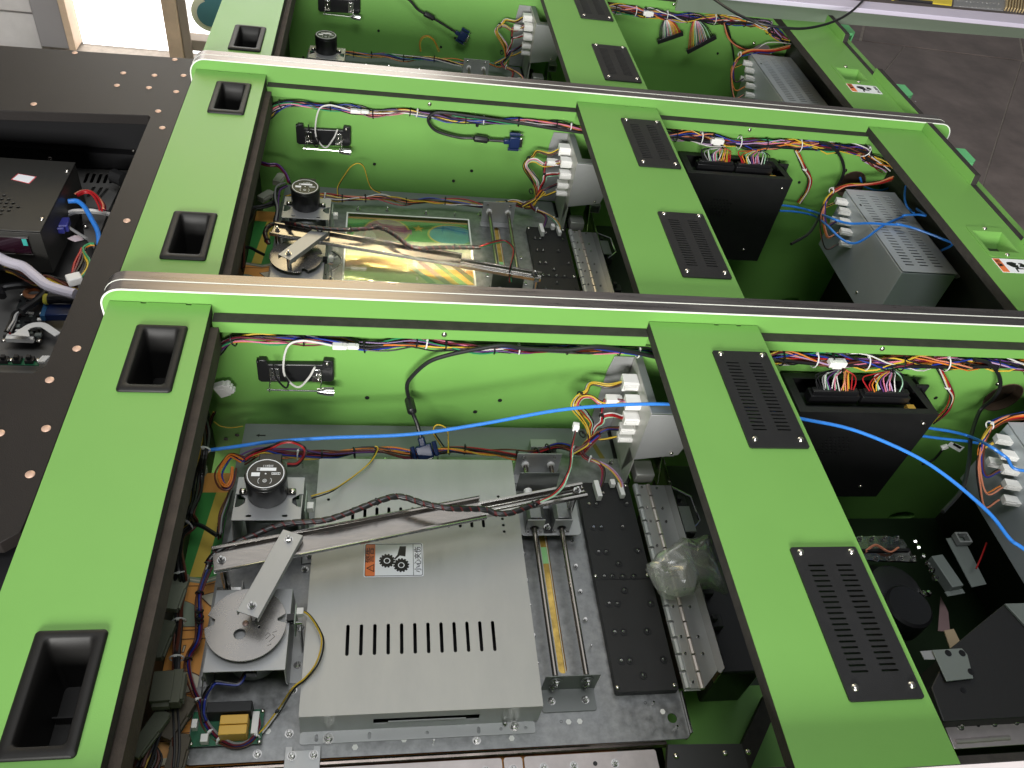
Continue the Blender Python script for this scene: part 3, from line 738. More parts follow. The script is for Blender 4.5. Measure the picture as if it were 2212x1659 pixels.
# caution sticker: orange band, two gear wheels catching a hand, lettering reading upwards
sp4 = xy(zP(ZC, "H", 150, 205, 528, 192, 530, 415, 148, 425))
ax0, ax1 = sp4[0][0], sp4[1][0]; ay0, ay1 = sp4[3][1], sp4[0][1]
st = part("caution_sticker", MB().prism(rrect(ax0, ay0, ax1, ay1, 0.0025), ZC+.0003, ZC+.0006), WHITE_S, cv)
def L2(name, loops, d, m): part(name, MB().prism(loops, ZC+.0006, ZC+.0006+d), m, st)
W_ = ax1-ax0; H_ = ay1-ay0
L2("black_border", [rrect(ax0+.0012, ay0+.0012, ax1-.0012, ay1-.0012, .0022), rrect(ax0+.0019, ay0+.0019, ax1-.0019, ay1-.0019, .0018)], .0002, BLACK_S)
L2("orange_band", rrect(ax0+.0019, ay0+.0019, ax0+W_*.185, ay1-.0019, .0012), .00015, ORANGE_S)
L2("black_rule", [(ax0+W_*.825, ay0+.0015), (ax0+W_*.833, ay0+.0015), (ax0+W_*.833, ay1-.0015), (ax0+W_*.825, ay1-.0015)], .0002, BLACK_S)
def gear(cx, cy, r, ph):
    pts = []
    T = 14
    for k in range(T):
        for da, rr in ((-.16, .84), (-.11, 1), (.11, 1), (.16, .84)):
            a = 2*math.pi*k/T + ph + da*1.05; pts.append((cx + rr*r*math.cos(a), cy + rr*r*math.sin(a)))
    L2("gear", [pts, circ(cx, cy, r*.42, 16)], .0002, BLACK_S); L2("gear_hub", circ(cx, cy, r*.30, 14), .0002, BLACK_S)
gear(ax0+W_*.385, ay0+H_*.47, H_*.205, 0); gear(ax0+W_*.625, ay0+H_*.335, H_*.205, .12)
L2("hand", [(ax0+W_*.60, ay1-H_*.10), (ax0+W_*.71, ay1-H_*.10), (ax0+W_*.695, ay1-H_*.41), (ax0+W_*.60, ay1-H_*.38), (ax0+W_*.52, ay1-H_*.50), (ax0+W_*.505, ay1-H_*.47), (ax0+W_*.56, ay1-H_*.36)], .0002, BLACK_S)
tx, ty = ax0+W_*.105, ay0+H_*.26
L2("triangle", [[(tx-.0052, ty), (tx+.0052, ty-.006), (tx+.0052, ty+.006)][::1], [(tx-.0030, ty), (tx+.0042, ty-.0042), (tx+.0042, ty+.0042)]], .0003, BLACK_S)
text(st, "lettering", "!", (tx+.0012, ty, ZC+.0010), .006, R(90), BLACK_S)
text(st, "lettering", "警告", (ax0+W_*.105, ay0+H_*.64, ZC+.0010), .0118, R(90), BLACK_S)
text(st, "lettering", "小心夹伤", (ax0+W_*.912, ay0+H_*.50, ZC+.0010), .0098, R(90), BLACK_S)

# ---- motor on its bracket
def motor(n, label):
    t = thing("gear_motor", label, "motor", (0.209, -0.19, -0.158), "round black gear motors")
    c = (0.2065, -0.1895); zf = -0.118; zb = -0.158
    rot = Matrix.Identity(3)
    b = part("can", MB().lathe([(0.0255,zb),(0.0262,zb+.002),(0.0262,zf-.003),(0.0258,zf-.0008),(0.0250,zf)], (c[0], c[1], 0), 36), BLACKS, t)
    part("seam_ring", MB().lathe([(0.0264, zf-.0052), (0.0268, zf-.0046), (0.0264, zf-.004)], (c[0], c[1], 0), 36), BLACKS, b)
    part("label_ring", MB().prism([circ(c[0], c[1], .0232, 40), circ(c[0], c[1], .0222, 40)], zf+.0001, zf+.0004), WHITE_S, b)
    def r2(nm, x0, y0, x1, y1, m): part(nm, MB().prism([(c[0]+x0, c[1]+y0), (c[0]+x1, c[1]+y0), (c[0]+x1, c[1]+y1), (c[0]+x0, c[1]+y1)], zf+.0001, zf+.0004), m, b)
    r2("rating_label", -.0070, .0045, .0125, .0095, WHITE_S); r2("rating_label", -.0175, -.0042, -.0070, .0016, WHITE_S)
    part("label_frame", MB().prism([rrect(c[0]-.0115, c[1]+.0045, c[0]-.0070, c[1]+.0095, .0005), rrect(c[0]-.0112, c[1]+.0048, c[0]-.0073, c[1]+.0092, .0004)], zf+.0001, zf+.0004), WHITE_S, b)
    part("label_frame", MB().prism([rrect(c[0]+.0072, c[1]-.0017, c[0]+.0182, c[1]+.0017, .0005), rrect(c[0]+.0076, c[1]-.0013, c[0]+.0178, c[1]+.0013, .0004)], zf+.0001, zf+.0004), WHITE_S, b)
    part("label_frame", MB().prism([circ(c[0], c[1]-.0115, .0026, 14), circ(c[0], c[1]-.0115, .0022, 14)], zf+.0001, zf+.0004), WHITE_S, b)
    text(b, "lettering", "2025/11", (c[0]+.002, c[1]+.0125, zf+.0003), .0040, R(180), WHITE_S)
    text(b, "lettering", "CE", (c[0]-.0093, c[1]+.007, zf+.0003), .0038, R(180), WHITE_S)
    text(b, "lettering", "3-4W", (c[0]+.0127, c[1], zf+.0003), .0036, R(180), WHITE_S)
    text(b, "lettering", "M", (c[0], c[1]-.0115, zf+.0003), .0036, R(180), WHITE_S)
    for s in (-1, 1):
        arc = [(c[0]+s*(.006+.0026*math.cos(a)), c[1]-.0115+.0045*math.sin(a)) for a in [R(q) for q in range(-80, 81, 20)]]
        arc2 = [(c[0]+s*(.006+.0021*math.cos(a)), c[1]-.0115+.0040*math.sin(a)) for a in [R(q) for q in range(80, -81, -20)]]
        part("label_mark", MB().prism(arc+arc2, zf+.0001, zf+.0004), WHITE_S, b)
        part("ear", MB().prism([rrect(c[0]+s*.0305-.0055, c[1]-.0045, c[0]+s*.0305+.0055, c[1]+.0045, .002)], zb+.0005, zb+.003), BLACKS, b)
        put("screw", "pan_screw", b, (c[0]+s*.0315, c[1]-.0005, zb+.003))
    part("terminal_box", MB().box((c[0]-.012, c[1]+.020, zb+.004), (c[0]+.017, c[1]+.036, zf-.004)), BLACKS, t, bevel=.001)
    part("label_pin", MB().lathe([(.0012,zf),(.0006,zf+.0008)], (c[0], c[1], 0), 8), WHITE_S, b)
    # bracket: bent sheet with shoulders
    zt = zb - .0006
    o = [(0.1655,-0.2330),(0.2515,-0.2330),(0.2515,-0.2130),(0.2460,-0.2120),(0.2385,-0.2060),(0.2385,-0.1990),(0.2470,-0.1920),(0.2520,-0.1920),(0.2520,-0.1640),(0.1660,-0.1640),(0.1660,-0.1920),(0.1720,-0.1920),(0.1790,-0.1990),(0.1790,-0.2060),(0.1720,-0.2120),(0.1655,-0.2130)]
    br = part("bracket", MB().prism([o, slot(0.1860, -0.2262, .0068, .0038), slot(0.2310, -0.2262, .0068, .0038)], zt-.0014, zt), SHEET2, t, bevel=.0003)
    for s, x in ((-1, 0.1655), (1, 0.2515)):
        lg = MB()
        xa, xb = (x, x+.0014) if s < 0 else (x-.0014, x)
        lg.prism([(-0.2330, zt-.0015), (-0.166, zt-.0015), (-0.150, ZPL+.0016), (-0.252, ZPL+.0016)], xa, xb, "x")
        lg.prism([(x-.0002 if s > 0 else x+.0002, -0.252), (x+s*.014, -0.250), (x+s*.016, -0.232), (x+s*.010, -0.150), (x-.0002 if s > 0 else x+.0002, -0.150)], ZPL+.0003, ZPL+.0016)
        part("leg", lg, SHEET2, t)
    part("gearbox", MB().lathe([(0.034, ZPL+.004), (0.034, zt-.012), (0.030, zt-.008)], (0.2085, -0.197, 0), 30), mat("cast gearbox grey", (.20,.21,.21), .5, .3), t)
    part("shaft_block", MB().box((0.196, -0.246, ZPL+.0005), (0.222, -0.231, ZPL+.022)), SHEET2, t, bevel=.001)
    for x, y in ((0.158, -0.2405), (0.2600, -0.2405)): put("nut", "nut_stud", t, (x, y, ZPL+.0016), None, .8)
    move(t, n); return t
motor(0, "round black gear motor with white ring label on a grey bracket in the nearest cabinet")
motor(1, "black gear motor whose top mirrors yellow light in the middle cabinet")
motor(2, "round black gear motor peeking over the trim in the farthest cabinet")

# ---- crank disc with gear box below it
def crank(n, cy, notch_a, link, label, llabel):
    t = thing("crank_disc", label, "disc", (0.201, cy, ZPL), "round crank discs")
    cx = 0.2010; r = 0.0455; zt = -0.160
    pts = []
    N = 72
    notches = notch_a
    for k in range(N):
        a = 360*k/N; rr = r
        for na in notches:
            if abs((a-na+180) % 360-180) < 5.1: rr = r-.010
        pts.append((cx+rr*math.cos(R(a)), cy+rr*math.sin(R(a))))
    h = [circ(cx-.0055, cy-.0125, .0066, 18), circ(cx+.0150, cy-.0045, .0015, 8)]
    d = part("disc", MB().prism([pts]+h, zt-.0016, zt), DISC, t, bevel=.0003)
    part("hub", MB().lathe([(.0036, zt-.008), (.0036, zt+.0006), (.003, zt+.001)], (cx-.0005, cy+.0005, 0), 16), mat("worn hub", (.24,.17,.15), .5, .6), d)
    for k in range(7):      # hand scratched mark
        a = R(-30+k*8)
    scr = MB()
    for (u0, v0, u1, v1) in ((.024,-.020,.029,-.015),(.029,-.015,.026,-.012),(.026,-.012,.023,-.016),(.028,-.023,.034,-.017),(.034,-.017,.031,-.014),(.031,-.026,.027,-.028),(.031,-.012,.036,-.010)):
        scr.tube([(cx+u0, cy+v0, zt+.0001), (cx+u1, cy+v1, zt+.0001)], .00028, 4)
    part("scratched_mark", scr, mat("scratch", (.10,.09,.08), .6), d)
    zb = -0.170
    x0, x1 = 0.1600, 0.2490; y0, y1 = cy-.0525, cy+.050
    bx = MB().prism([(x0, y0), (x1, y0), (x1, y1), (x0, y1)], zb-.0014, zb)
    bx.prism([(x0, zb-.0015), (x0+.0014, zb-.0015), (x0+.0014-.010, ZPL+.001), (x0-.010, ZPL+.001)], y0, y0+.004, "y")
    for x, s in ((x0, -1), (x1, 1)):
        xa, xb = (x, x+.0014) if s < 0 else (x-.0014, x)
        bx.prism([(y0, zb-.0015), (y1, zb-.0015), (y1+.012, ZPL+.0016), (y0+.010, ZPL+.0016), (y0-.0, ZPL+.03)], xa, xb, "x")
        bx.box((min(x, x+s*.014), y0+.012, ZPL+.0003), (max(x, x+s*.014), y1+.004, ZPL+.0015))
    part("bracket", bx, SHEET2, t, bevel=.0003)
    part("gearbox", MB().lathe([(0.032, ZPL+.003), (0.032, zb-.018), (0.026, zb-.014)], (cx+.004, cy-.004, 0), 28), mat("cast gearbox grey", (.20,.21,.21), .5, .3), t)
    part("plug", MB().box((cx+.002, y0+.006, ZPL+.036), (cx+.014, y0+.015, ZPL+.046)), BLACKS, t, bevel=.0008)
    for x, y in ((x0-.008, cy-.030), (x1+.008, cy-.018), (x1+.008, cy+.030)): put("nut", "nut_stud", t, (x, y, ZPL+.0016), None, .8)
    move(t, n)
    # link bar from the disc to the long arm
    (ax, ay), (bx_, by) = link
    t2 = thing("link_bar", llabel, "link bar", (ax, ay, -0.14), "short link bars on the crank discs")
    d = Vector((bx_-ax, by-ay, 0)); L = d.length; an = math.atan2(d.y, d.x); rot = rz(an)
    c = Vector(((ax+bx_)/2, (ay+by)/2, -0.1315)); hw = 0.0130
    ch = MB().obox(c, (L+.023, hw*2, .0014), rot)
    for s in (-1, 1): ch.obox(c + rot @ Vector((0, s*(hw-.0006), -.0045)), (L+.023, .0013, .0074), rot)
    part("channel", ch, SHEET2, t2, bevel=.0003)
    for x, y in ((ax, ay), (bx_, by)):
        put("nut", "nut_stud", t2, (x, y, -0.1307), None, .85)
    part("spacer", MB().lathe([(.004, -.1599), (.004, -.1323)], (ax, ay, 0), 12), CHROME, t2)
    move(t2, n)
crank(0, -0.3755, (175, 8), ((0.2095, -0.3690), (0.2425, -0.2810)), "flat round steel crank disc with a scratched mark in the nearest cabinet", "pale link bar bolted across the disc and long arm of the nearest cabinet")
crank(1, 0.323-PITCH, (292, 8), ((0.1925, 0.289-PITCH), (0.2400, 0.3600-PITCH)), "round crank disc shining warm yellow in the middle cabinet", "grey link bar casting a dark shadow on the yellow lit disc")

# ---- disc sensor boards
def sensor(n, cy, lab):
    t = thing("sensor_board", lab, "sensor", (0.253, cy, ZPL), "small sensor boards beside the discs")
    x = 0.2545
    part("board", MB().box((x, cy-.013, -.196), (x+.0012, cy+.013, -.164)), mat("pale circuit board", (.30,.36,.30), .5), t)
    part("sensor", MB().box((x-.0085, cy-.009, -.173), (x-.0001, cy-.001, -.168)).box((x-.0085, cy-.009, -.165), (x-.0001, cy-.001, -.1625)), BLACKS, t)
    part("plug", MB().box((x+.0014, cy+.001, -.176), (x+.0095, cy+.0095, -.167)), WHITEP, t, bevel=.0005)
    part("spacer", MB().tube([(x+.0013, cy-.008, -.172), (x+.0085, cy-.008, -.172)], .0025, 10), CHROME, t)
    part("bracket", MB().box((x+.006, cy-.016, ZPL+.001), (x+.0072, cy-.002, -.176)).box((x+.002, cy-.020, ZPL+.0005), (x+.0072, cy-.002, ZPL+.0018)), SHEET2, t)
    move(t, n)
sensor(0, -0.362, "upright sensor board with white plug reading the scratched disc")
sensor(1, 0.330-PITCH, "upright sensor board with white plug beside the yellow lit disc")
def hall(n, lab):
    t = thing("sensor_board", lab, "sensor", (0.2570, -0.203, ZPL), "small sensor boards beside the motors")
    part("board", MB().box((0.2560, -0.225, ZPL+.01), (0.2572, -0.192, -.150)), mat("pale circuit board", (.30,.36,.30), .5), t)
    part("plug", MB().box((0.2574, -0.213, -.171), (0.2660, -0.203, -.161)), WHITEP, t, bevel=.0005)
    move(t, n)
hall(0, "thin upright sensor board with white plug beside the nearest motor"); hall(1, "thin upright sensor board with white plug beside the motor of the middle cabinet")

STEEL = mat('bright slide steel', (.50,.48,.45), .22, 1.0)
# ---- the long sliding arms
def arm(n, p0, p1, q0, q1, lab, wout=0.0345, win=0.0235):
    t = thing("sliding_linkage", lab, "slide rail", (p0[0], p0[1], -0.142), "long two-stage slide arms")
    for nm, a, b, w_, z, m in (("outer_rail", p0, p1, wout, -0.1425, RAIL), ("inner_rail", Vector((*p1, 0)).lerp(Vector((*q1, 0)), -.03), q1, win, -0.1475, STEEL)):
        a = Vector((a[0], a[1], z)); b = Vector((b[0], b[1], z)); d = b-a; L = d.length; rot = rz(math.atan2(d.y, d.x)); c = (a+b)/2
        mb = MB().obox(c, (L, w_, .0012), rot)
        for s in (-1, 1):
            mb.obox(c + rot @ Vector((0, s*(w_/2-.0006), .0028)), (L, .0013, .0056), rot)
            mb.obox(c + rot @ Vector((0, s*(w_/2-.0024), .0052)), (L, .0030, .0010), rot)
            if nm == "inner_rail": mb.tube([a + rot @ Vector((0, s*.003, .002)), b + rot @ Vector((0, s*.003, .002))], .0012, 6)
        part(nm, mb, m, t, bevel=.0003)
        if nm == "outer_rail":
            lip_ = MB()
            for dz in (0, -.0028): lip_.tube([a + rot @ Vector((0, -w_/2-.0002, .0052+dz)), b + rot @ Vector((0, -w_/2-.0002, .0052+dz))], .0009, 6)
            part("rail_lip", lip_, CHROME, t)
            part("rail_lip", MB().tube([a + rot @ Vector((0, w_/2, .0058)), b + rot @ Vector((0, w_/2, .0058))], .0006, 6), CHROME, t)
    return t
a0 = arm(0, (0.156, -0.303), (0.487, -0.2275), (0.40, -0.2478), (0.633, -0.1945), "long brown-grey slide arm crossing the slotted cover of the nearest cabinet")
put("nut", "nut_stud", a0, (0.1655, -0.3015, -0.1418), None, .85); put("nut", "nut_stud", a0, (0.6215, -0.1970, -0.1432), None, .85)
a1 = arm(1, (0.157, 0.372-PITCH), (0.488, 0.307-PITCH), (0.40, 0.325-PITCH), (0.632, 0.2775-PITCH), "long slide arm glowing orange over the clear window of the middle cabinet")
put("nut", "nut_stud", a1, (0.1655, 0.371-PITCH, -0.1418), None, .85); put("nut", "nut_stud", a1, (0.6200, 0.281-PITCH, -0.1432), None, 1.0)
move(a1, 1)
for n, yy in ((0, -0.3015), (1, 0.371-PITCH)):
    t = thing("arm_pivot", "bright pivot block under the left end of the slide arm in the " + CABW[n], "bracket", (0.1655, yy, ZPL), "pivot blocks of the slide arms")
    part("post", MB().lathe([(.005, ZPL+.014), (.005, -.1435)], (0.1655, yy, 0), 14), CHROME, t)
    part("base", MB().box((0.148, yy-.030, ZPL+.0005), (0.180, yy+.012, ZPL+.002)).box((0.1500, yy-.012, ZPL+.0022), (0.1800, yy+.010, ZPL+.014)), CHROME, t, bevel=.0015)
    part("side_plate", MB().box((0.181, yy-.030, ZPL+.0005), (0.1825, yy+.014, ZPL+.022)), SHEET2, t)
    put("nut", "small_nut", t, (0.170, yy-.020, ZPL+.002))
    move(t, n)

# ---- guide rods and their end brackets
g = thing("guide_rods", "x", "guide rods", (0.587, -0.43, ZPL), "pairs of guide rods")
for x in (0.5690, 0.6085): part("rod", MB().tube([(x, -0.4315, -0.2075), (x, -0.103, -0.2075)], .0036, 14), ROD, g)
fb = MB().box((0.5545, -0.4370, ZPL+.0006), (0.6235, -0.4358, -0.196))
fb.prism([rrect(0.5530, -0.4650, 0.6220, -0.4359, .003)], ZPL+.0003, ZPL+.0016)
part("end_bracket", fb, mat("dark grey bracket", (.20,.21,.205), .45, .5), g, bevel=.0006)
for x in (0.5690, 0.6085):
    part("collar", MB().lathe([(.0085,0),(.0085,.0014)], (x, -0.4373, -0.2085), 20, rx(R(90))), mat("dark grey bracket", (.20,.21,.205), .45, .5), g)
    put("screw", "nut_stud", g, (x, -0.4388, -0.2060), UPY, .7); put("screw", "nut_stud", g, (x+(-.003 if x < .6 else .0), -0.4388, -0.2200), UPY, .55)
for x in (0.566, 0.609): put("nut", "nut_stud", g, (x, -0.4515, ZPL+.0016), None, .8)
kb = MB().box((0.5545, -0.0995, ZPL+.0006), (0.6225, -0.0982, -0.184)); kb.prism([rrect(0.552, -0.1160, 0.622, -0.0996, .002)], ZPL+.0003, ZPL+.0016)
part("end_bracket", kb, SHEET2, g, bevel=.0006)
for x in (0.5690, 0.6085): part("bushing", MB().lathe([(.0062,0),(.0058,.004),(.004,.0046)], (x, -0.0997, -0.2075), 18, rx(R(90))), WHITEP, g)
for x in (0.564, 0.612): put("screw", "small_nut", g, (x, -0.0999, -0.190), UPY, .7)
everywhere(g, "pair of dark steel guide rods between two angle brackets in the %s")
# carriages
def carriage(n, yc, lab):
    t = thing("slide_carriage", lab, "slide carriage", (0.59, yc, ZPL), "carriages on the guide rods")
    G_ = GALV
    part("base", MB().prism([rrect(0.5490, yc-.033, 0.6385, yc+.030, .006)], ZPL+.020, ZPL+.0215), SHEET2, t, bevel=.0004)
    for x in (0.5690, 0.6085):
        o = [(x-.0125, ZPL+.0216), (x+.0135, ZPL+.0216), (x+.0135, -.192), (x+.008, -.186), (x-.008, -.186), (x-.0125, -.192)]
        part("bearing_block", MB().prism([o], yc-.022, yc+.018, "y"), GALV, t, bevel=.001)
        part("bearing_end", MB().prism([[(x-.0120, ZPL+.0218), (x+.0130, ZPL+.0218), (x+.0130, -.188), (x-.0120, -.188)], [(x+.0068*math.cos(a), -.2075+.0068*math.sin(a)) for a in [2*math.pi*k/16 for k in range(16)]]], yc-.0255, yc-.0235, "y"), SHEET2, t)
        part("bearing_seal", MB().lathe([(.0066,0),(.0046,.0005)], (x, yc-.0240, -.2075), 16, rx(R(90))), BLACKS, t)
        for s in (-1, 1): put("screw", "small_nut", t, (x+s*.0095, yc-.028, ZPL+.0216), None, .8)
        part("spacer", MB().lathe([(.0062, 0), (.0062, .009), (.004, .010)], (x-.004, yc+.034, -.198), 14, rx(R(90))), WHITEP if x < .6 else CHROME, t)
    part("arm_post", MB().tube([(0.6215, yc-.004, ZPL+.0216), (0.6215, yc-.004, -.1440)], .0042, 12), CHROME, t)
    part("back_plate", MB().box((0.5505, yc+.044, ZPL+.0215), (0.6100, yc+.0452, -.170)), mat("dark grey bracket", (.20,.21,.205), .45, .5), t, bevel=.001)
    part("optic_strip", MB().box((0.583, yc-.030, ZPL+.0218), (0.596, yc+.012, ZPL+.0228)), BLACKS, t)
    put("screw", "nut_stud", t, (0.5890, yc-.021, ZPL+.0230), None, .8)
    move(t, n)
carriage(0, -0.190, "bearing carriage high on the guide rods under the tip of the nearest slide arm")
carriage(1, 0.268-PITCH, "bearing carriage at the bottom of the guide rods in the middle cabinet")

# ---- black plate with bolt wells
t = thing("bolt_plate", "x", "black plate", (0.69, -0.28, -0.225), "black plates full of bolts")
part("plate", MB().prism([rrect(0.6480, -0.4480, 0.7300, -0.1225, .003)], -0.2335, -0.2235), BLACKP, t, bevel=.0008)
part("seam", MB().box((0.6480, -0.2900, -0.2234), (0.7300, -0.2890, -0.2231)), BLACKS, t)
BP = [(0.6865,-0.143),(0.661,-0.163),(0.6725,-0.163),(0.720,-0.1625),(0.661,-0.204),(0.6725,-0.204),(0.705,-0.2035),(0.661,-0.2455),(0.6725,-0.2455),(0.720,-0.244),(0.687,-0.265),(0.662,-0.285),(0.6735,-0.285),(0.689,-0.286),(0.705,-0.286),(0.687,-0.307),(0.661,-0.3265),(0.673,-0.327),(0.720,-0.328),(0.661,-0.368),(0.673,-0.368),(0.706,-0.368),(0.662,-0.4075),(0.6735,-0.408),(0.719,-0.408),(0.687,-0.428)]
for x, y in BP:
    put("well", "well", t, (x, y, -0.2235), None, 1.0); put("bolt", "small_nut", t, (x, y, -0.2235), None, .62)
for x, y in ((0.650, -0.284), (0.725, -0.284), (0.650, -0.442), (0.725, -0.442), (0.7255, -0.128), (0.652, -0.128)): put("screw", "pan_screw", t, (x, y, -0.2235), None, .68)
everywhere(t, "black plate studded with sunk bolts in the %s", (1,))
KNUCK = mat('dull pale knuckle', (.50,.51,.50), .5, .3)
KNUCK2 = mat('warm knuckle', (.60,.54,.50), .35, .6)
# ---- folded hinge strips right of it
t = thing("hinge_strip", "x", "hinge strip", (0.765, -0.28, -0.235), "long riveted hinge strips")
part("leaf", MB().box((0.7385, -0.4480, -0.2300), (0.7610, -0.1235, -0.2285)).box((0.7470, -0.4460, -0.2284), (0.7605, -0.1240, -0.2262)), SHEET, t, bevel=.0004)
part("leaf", MB().prism([(0.7640, -0.4470), (0.7640, -0.1235), (0.7900, -0.1235), (0.7900, -0.4230)], -0.2300, -0.2285), SHEET2, t)
part("leaf", MB().box((0.7900, -0.430, -0.250), (0.7915, -0.08, -0.205)), CHROME, t)
for k in range(14):
    y0 = -0.1250 - k*0.0232
    part("knuckle", MB().tube([(0.7425, y0, -.2262), (0.7425, y0-.0196, -.2262)], .0044, 8), KNUCK, t)
    part("knuckle", MB().tube([(0.7622, y0, -.2262), (0.7622, y0-.0205, -.2262)], .0036, 8), KNUCK2, t)
for k, (dx) in enumerate((0.751, 0.776)):
    for y in (-0.130, -0.168, -0.192, -0.235, -0.262, -0.305, -0.332, -0.376, -0.400, -0.438)[: (10 if k == 0 else 9)]: put("rivet", "small_nut", t, (dx, y, -0.2262 if k == 0 else -.2285), None, .62)
part("head_block", MB().box((0.7420, -0.1180, -0.2300), (0.7720, -0.088, -0.2100)), SHEET, t, bevel=.002)
part("head_post", MB().prism([(-0.122, -0.235), (-0.060, -0.235), (-0.078, -0.165), (-0.090, -0.165)], 0.7800, 0.7815, "x"), CHROME, t)
part("square_tube", MB().prism([[(0.7850, -.205), (0.8080, -.205), (0.8080, -.186), (0.7850, -.186)], [(0.7868, -.2032), (0.8062, -.2032), (0.8062, -.1878), (0.7868, -.1878)]], -0.085, -0.050, "y"), SHEET2, t)
part("side_tab", MB().prism([(0.7925, -0.220), (0.8120, -0.220), (0.8120, -0.175), (0.7925, -0.175)], -.2130, -.2115), SHEET2, t)
everywhere(t, "long riveted steel hinge strip right of the black plate in the %s")
# dark recess and clips deeper down beside the strips
t = thing("coin_chute", "x", "coin chute", (0.82, -0.3, -0.27), "dark plastic coin chutes")
part("body", MB().box((0.800, -0.42, -0.40), (0.86, -0.07, -0.245)), BLACKS, t, bevel=.003)
for y in (-0.15, -0.20, -0.30, -0.35):
    part("clip", MB().box((0.797, y-.010, -.244), (0.820, y+.008, -.232)).box((0.803, y-.004, -.2318), (0.810, y+.004, -.222)), mat("dark clip", (.05,.05,.052), .35), t, bevel=.001)
part("lever", MB().tube([(0.80, -0.13, -.225), (0.825, -0.15, -.222), (0.83, -0.19, -.228), (0.81, -0.21, -.23)], .0018, 6), CHROME, t)
everywhere(t, "dark plastic coin chute with clips beside the hinge strip of the %s")
# bars and rod at the near edge of the plate
t = thing("hinge_bar", "x", "hinge bar", (0.4, -0.52, -0.235), "long flat hinge bars along the near edge")
for x0, x1, nm in ((0.130, 0.497, 0), (0.499, 0.521, 1), (0.523, 0.684, 0)):
    part("leaf", MB().prism([rrect(x0, -0.5470, x1, -0.5165, .003)], -.2315, -.2290), mat("pinkish steel leaf", (.52,.47,.46), .38, .7, var=.12, vscale=30), t, bevel=.0004)
part("pin", MB().tube([(0.125, -0.5115, -.2335), (0.70, -0.5095, -.2335)], .0042, 10), mat("dark polished pin", (.13,.11,.10), .22, 1.0, var=.4, vscale=25), t)
for x in (0.223, 0.296, 0.349, 0.420, 0.477, 0.509, 0.545, 0.581, 0.631, 0.170): put("screw", "nut_stud", t, (x, -0.5300, -.2290), None, .8)
for x in (0.455, 0.607): put("hole", "dark_screw", t, (x, -0.5290, -.2288), None, .9)
part("lower_tray", MB().box((0.13, NEAR+.004, -.275), (0.70, -0.549, -.262)), SHEET2, t)
tb = MB().prism([[(0.2520, -0.520), (0.2910, -0.520), (0.2910, -0.4925), (0.2830, -0.4925), (0.2830, -0.497), (0.2600, -0.497), (0.2600, -0.4925), (0.2520, -0.4925)]], -.2285, -.2268)
part("tab_plate", tb, SHEET2, t, bevel=.0005)
for x in (0.2595, 0.2835): put("nut", "nut_stud", t, (x, -0.5030, -.2268), None, .85)
part("corner_latch", MB().prism([(0.690, -0.560), (0.80, -0.560), (0.80, -0.512), (0.705, -0.508)], -.250, -.240), mat("dark clip", (.05,.05,.052), .35), t)
for x in (0.712, 0.775, 0.805): put("screw", "pan_screw", t, (x, -0.522, -.240), None, .9)
everywhere(t, "flat hinge bar with screws along the near edge of the %s", ())
# diagonal brace and wire post deeper down
t = thing("diagonal_brace", "dark wooden brace running diagonally below the centre beam", "brace", (0.78, -0.5, -0.3))
part("board", MB().prism([(0.770, -0.560), (0.800, -0.560), (0.900, -0.44), (0.885, -0.425)], -.32, -.30), MDF, t)
part("panel", MB().box((0.735, -0.62, -0.345), (0.98, -0.40, -0.335)), GREEN_D, t)

# ---- circuit board with the yellow capacitors
t = thing("circuit_board", "green circuit board with two yellow capacitors at the bottom left of the nearest plate", "circuit board", (0.185, -0.47, ZPL))
part("board", MB().box((0.1465, -0.4870, -.229), (0.2245, -0.4480, -.2275)), PCB, t)
part("relay", MB().box((0.1640, -0.4600, -.2273), (0.2130, -0.4480, -.2020)), BLACKP, t, bevel=.0008)
for k in range(2): part("capacitor", MB().box((0.1800, -0.4835+k*.0115, -.2273), (0.2100, -0.4730+k*.0115, -.2060)), CAPY, t, bevel=.0008)
part("header", MB().box((0.2130, -0.4790, -.2273), (0.2205, -0.4540, -.2180)), WHITEP, t, bevel=.0005)
part("header", MB().box((0.1600, -0.4860, -.2273), (0.1680, -0.4770, -.2170)), WHITEP, t, bevel=.0005)
part("header", MB().box((0.1480, -0.4700, -.2273), (0.1540, -0.4600, -.2170)), WHITEP, t, bevel=.0005)
for x, y in ((0.149, -0.484), (0.2225, -0.450), (0.2225, -0.485)): put("screw", "pan_screw", t, (x, y, -.2275), None, .6)
# small driver board behind the motor
t = thing("driver_board", "small green driver board peeking out left of the nearest motor", "circuit board", (0.185, -0.165, -.2))
part("board", MB().box((0.1670, -0.1850, -.180), (0.2450, -0.1630, -.1785)), PCB, t)
part("header", MB().box((0.1700, -0.1830, -.1784), (0.1770, -0.1640, -.1690)), WHITEP, t, bevel=.0004)
# fuse blocks near the guide rods' far bracket
t = thing("terminal_block", "pale and dark terminal blocks behind the far rod bracket of the nearest cabinet", "terminal block", (0.58, -0.06, ZPL))
part("pale_block", MB().box((0.5830, -0.0640, ZPL+.001), (0.6250, -0.0480, -.2100)), mat("pale grey green plastic", (.30,.33,.28), .5), t, bevel=.001)
part("dark_block", MB().box((0.5790, -0.0880, ZPL+.001), (0.6240, -0.0700, -.2150)), mat("olive plastic", (.07,.08,.055), .45), t, bevel=.001)
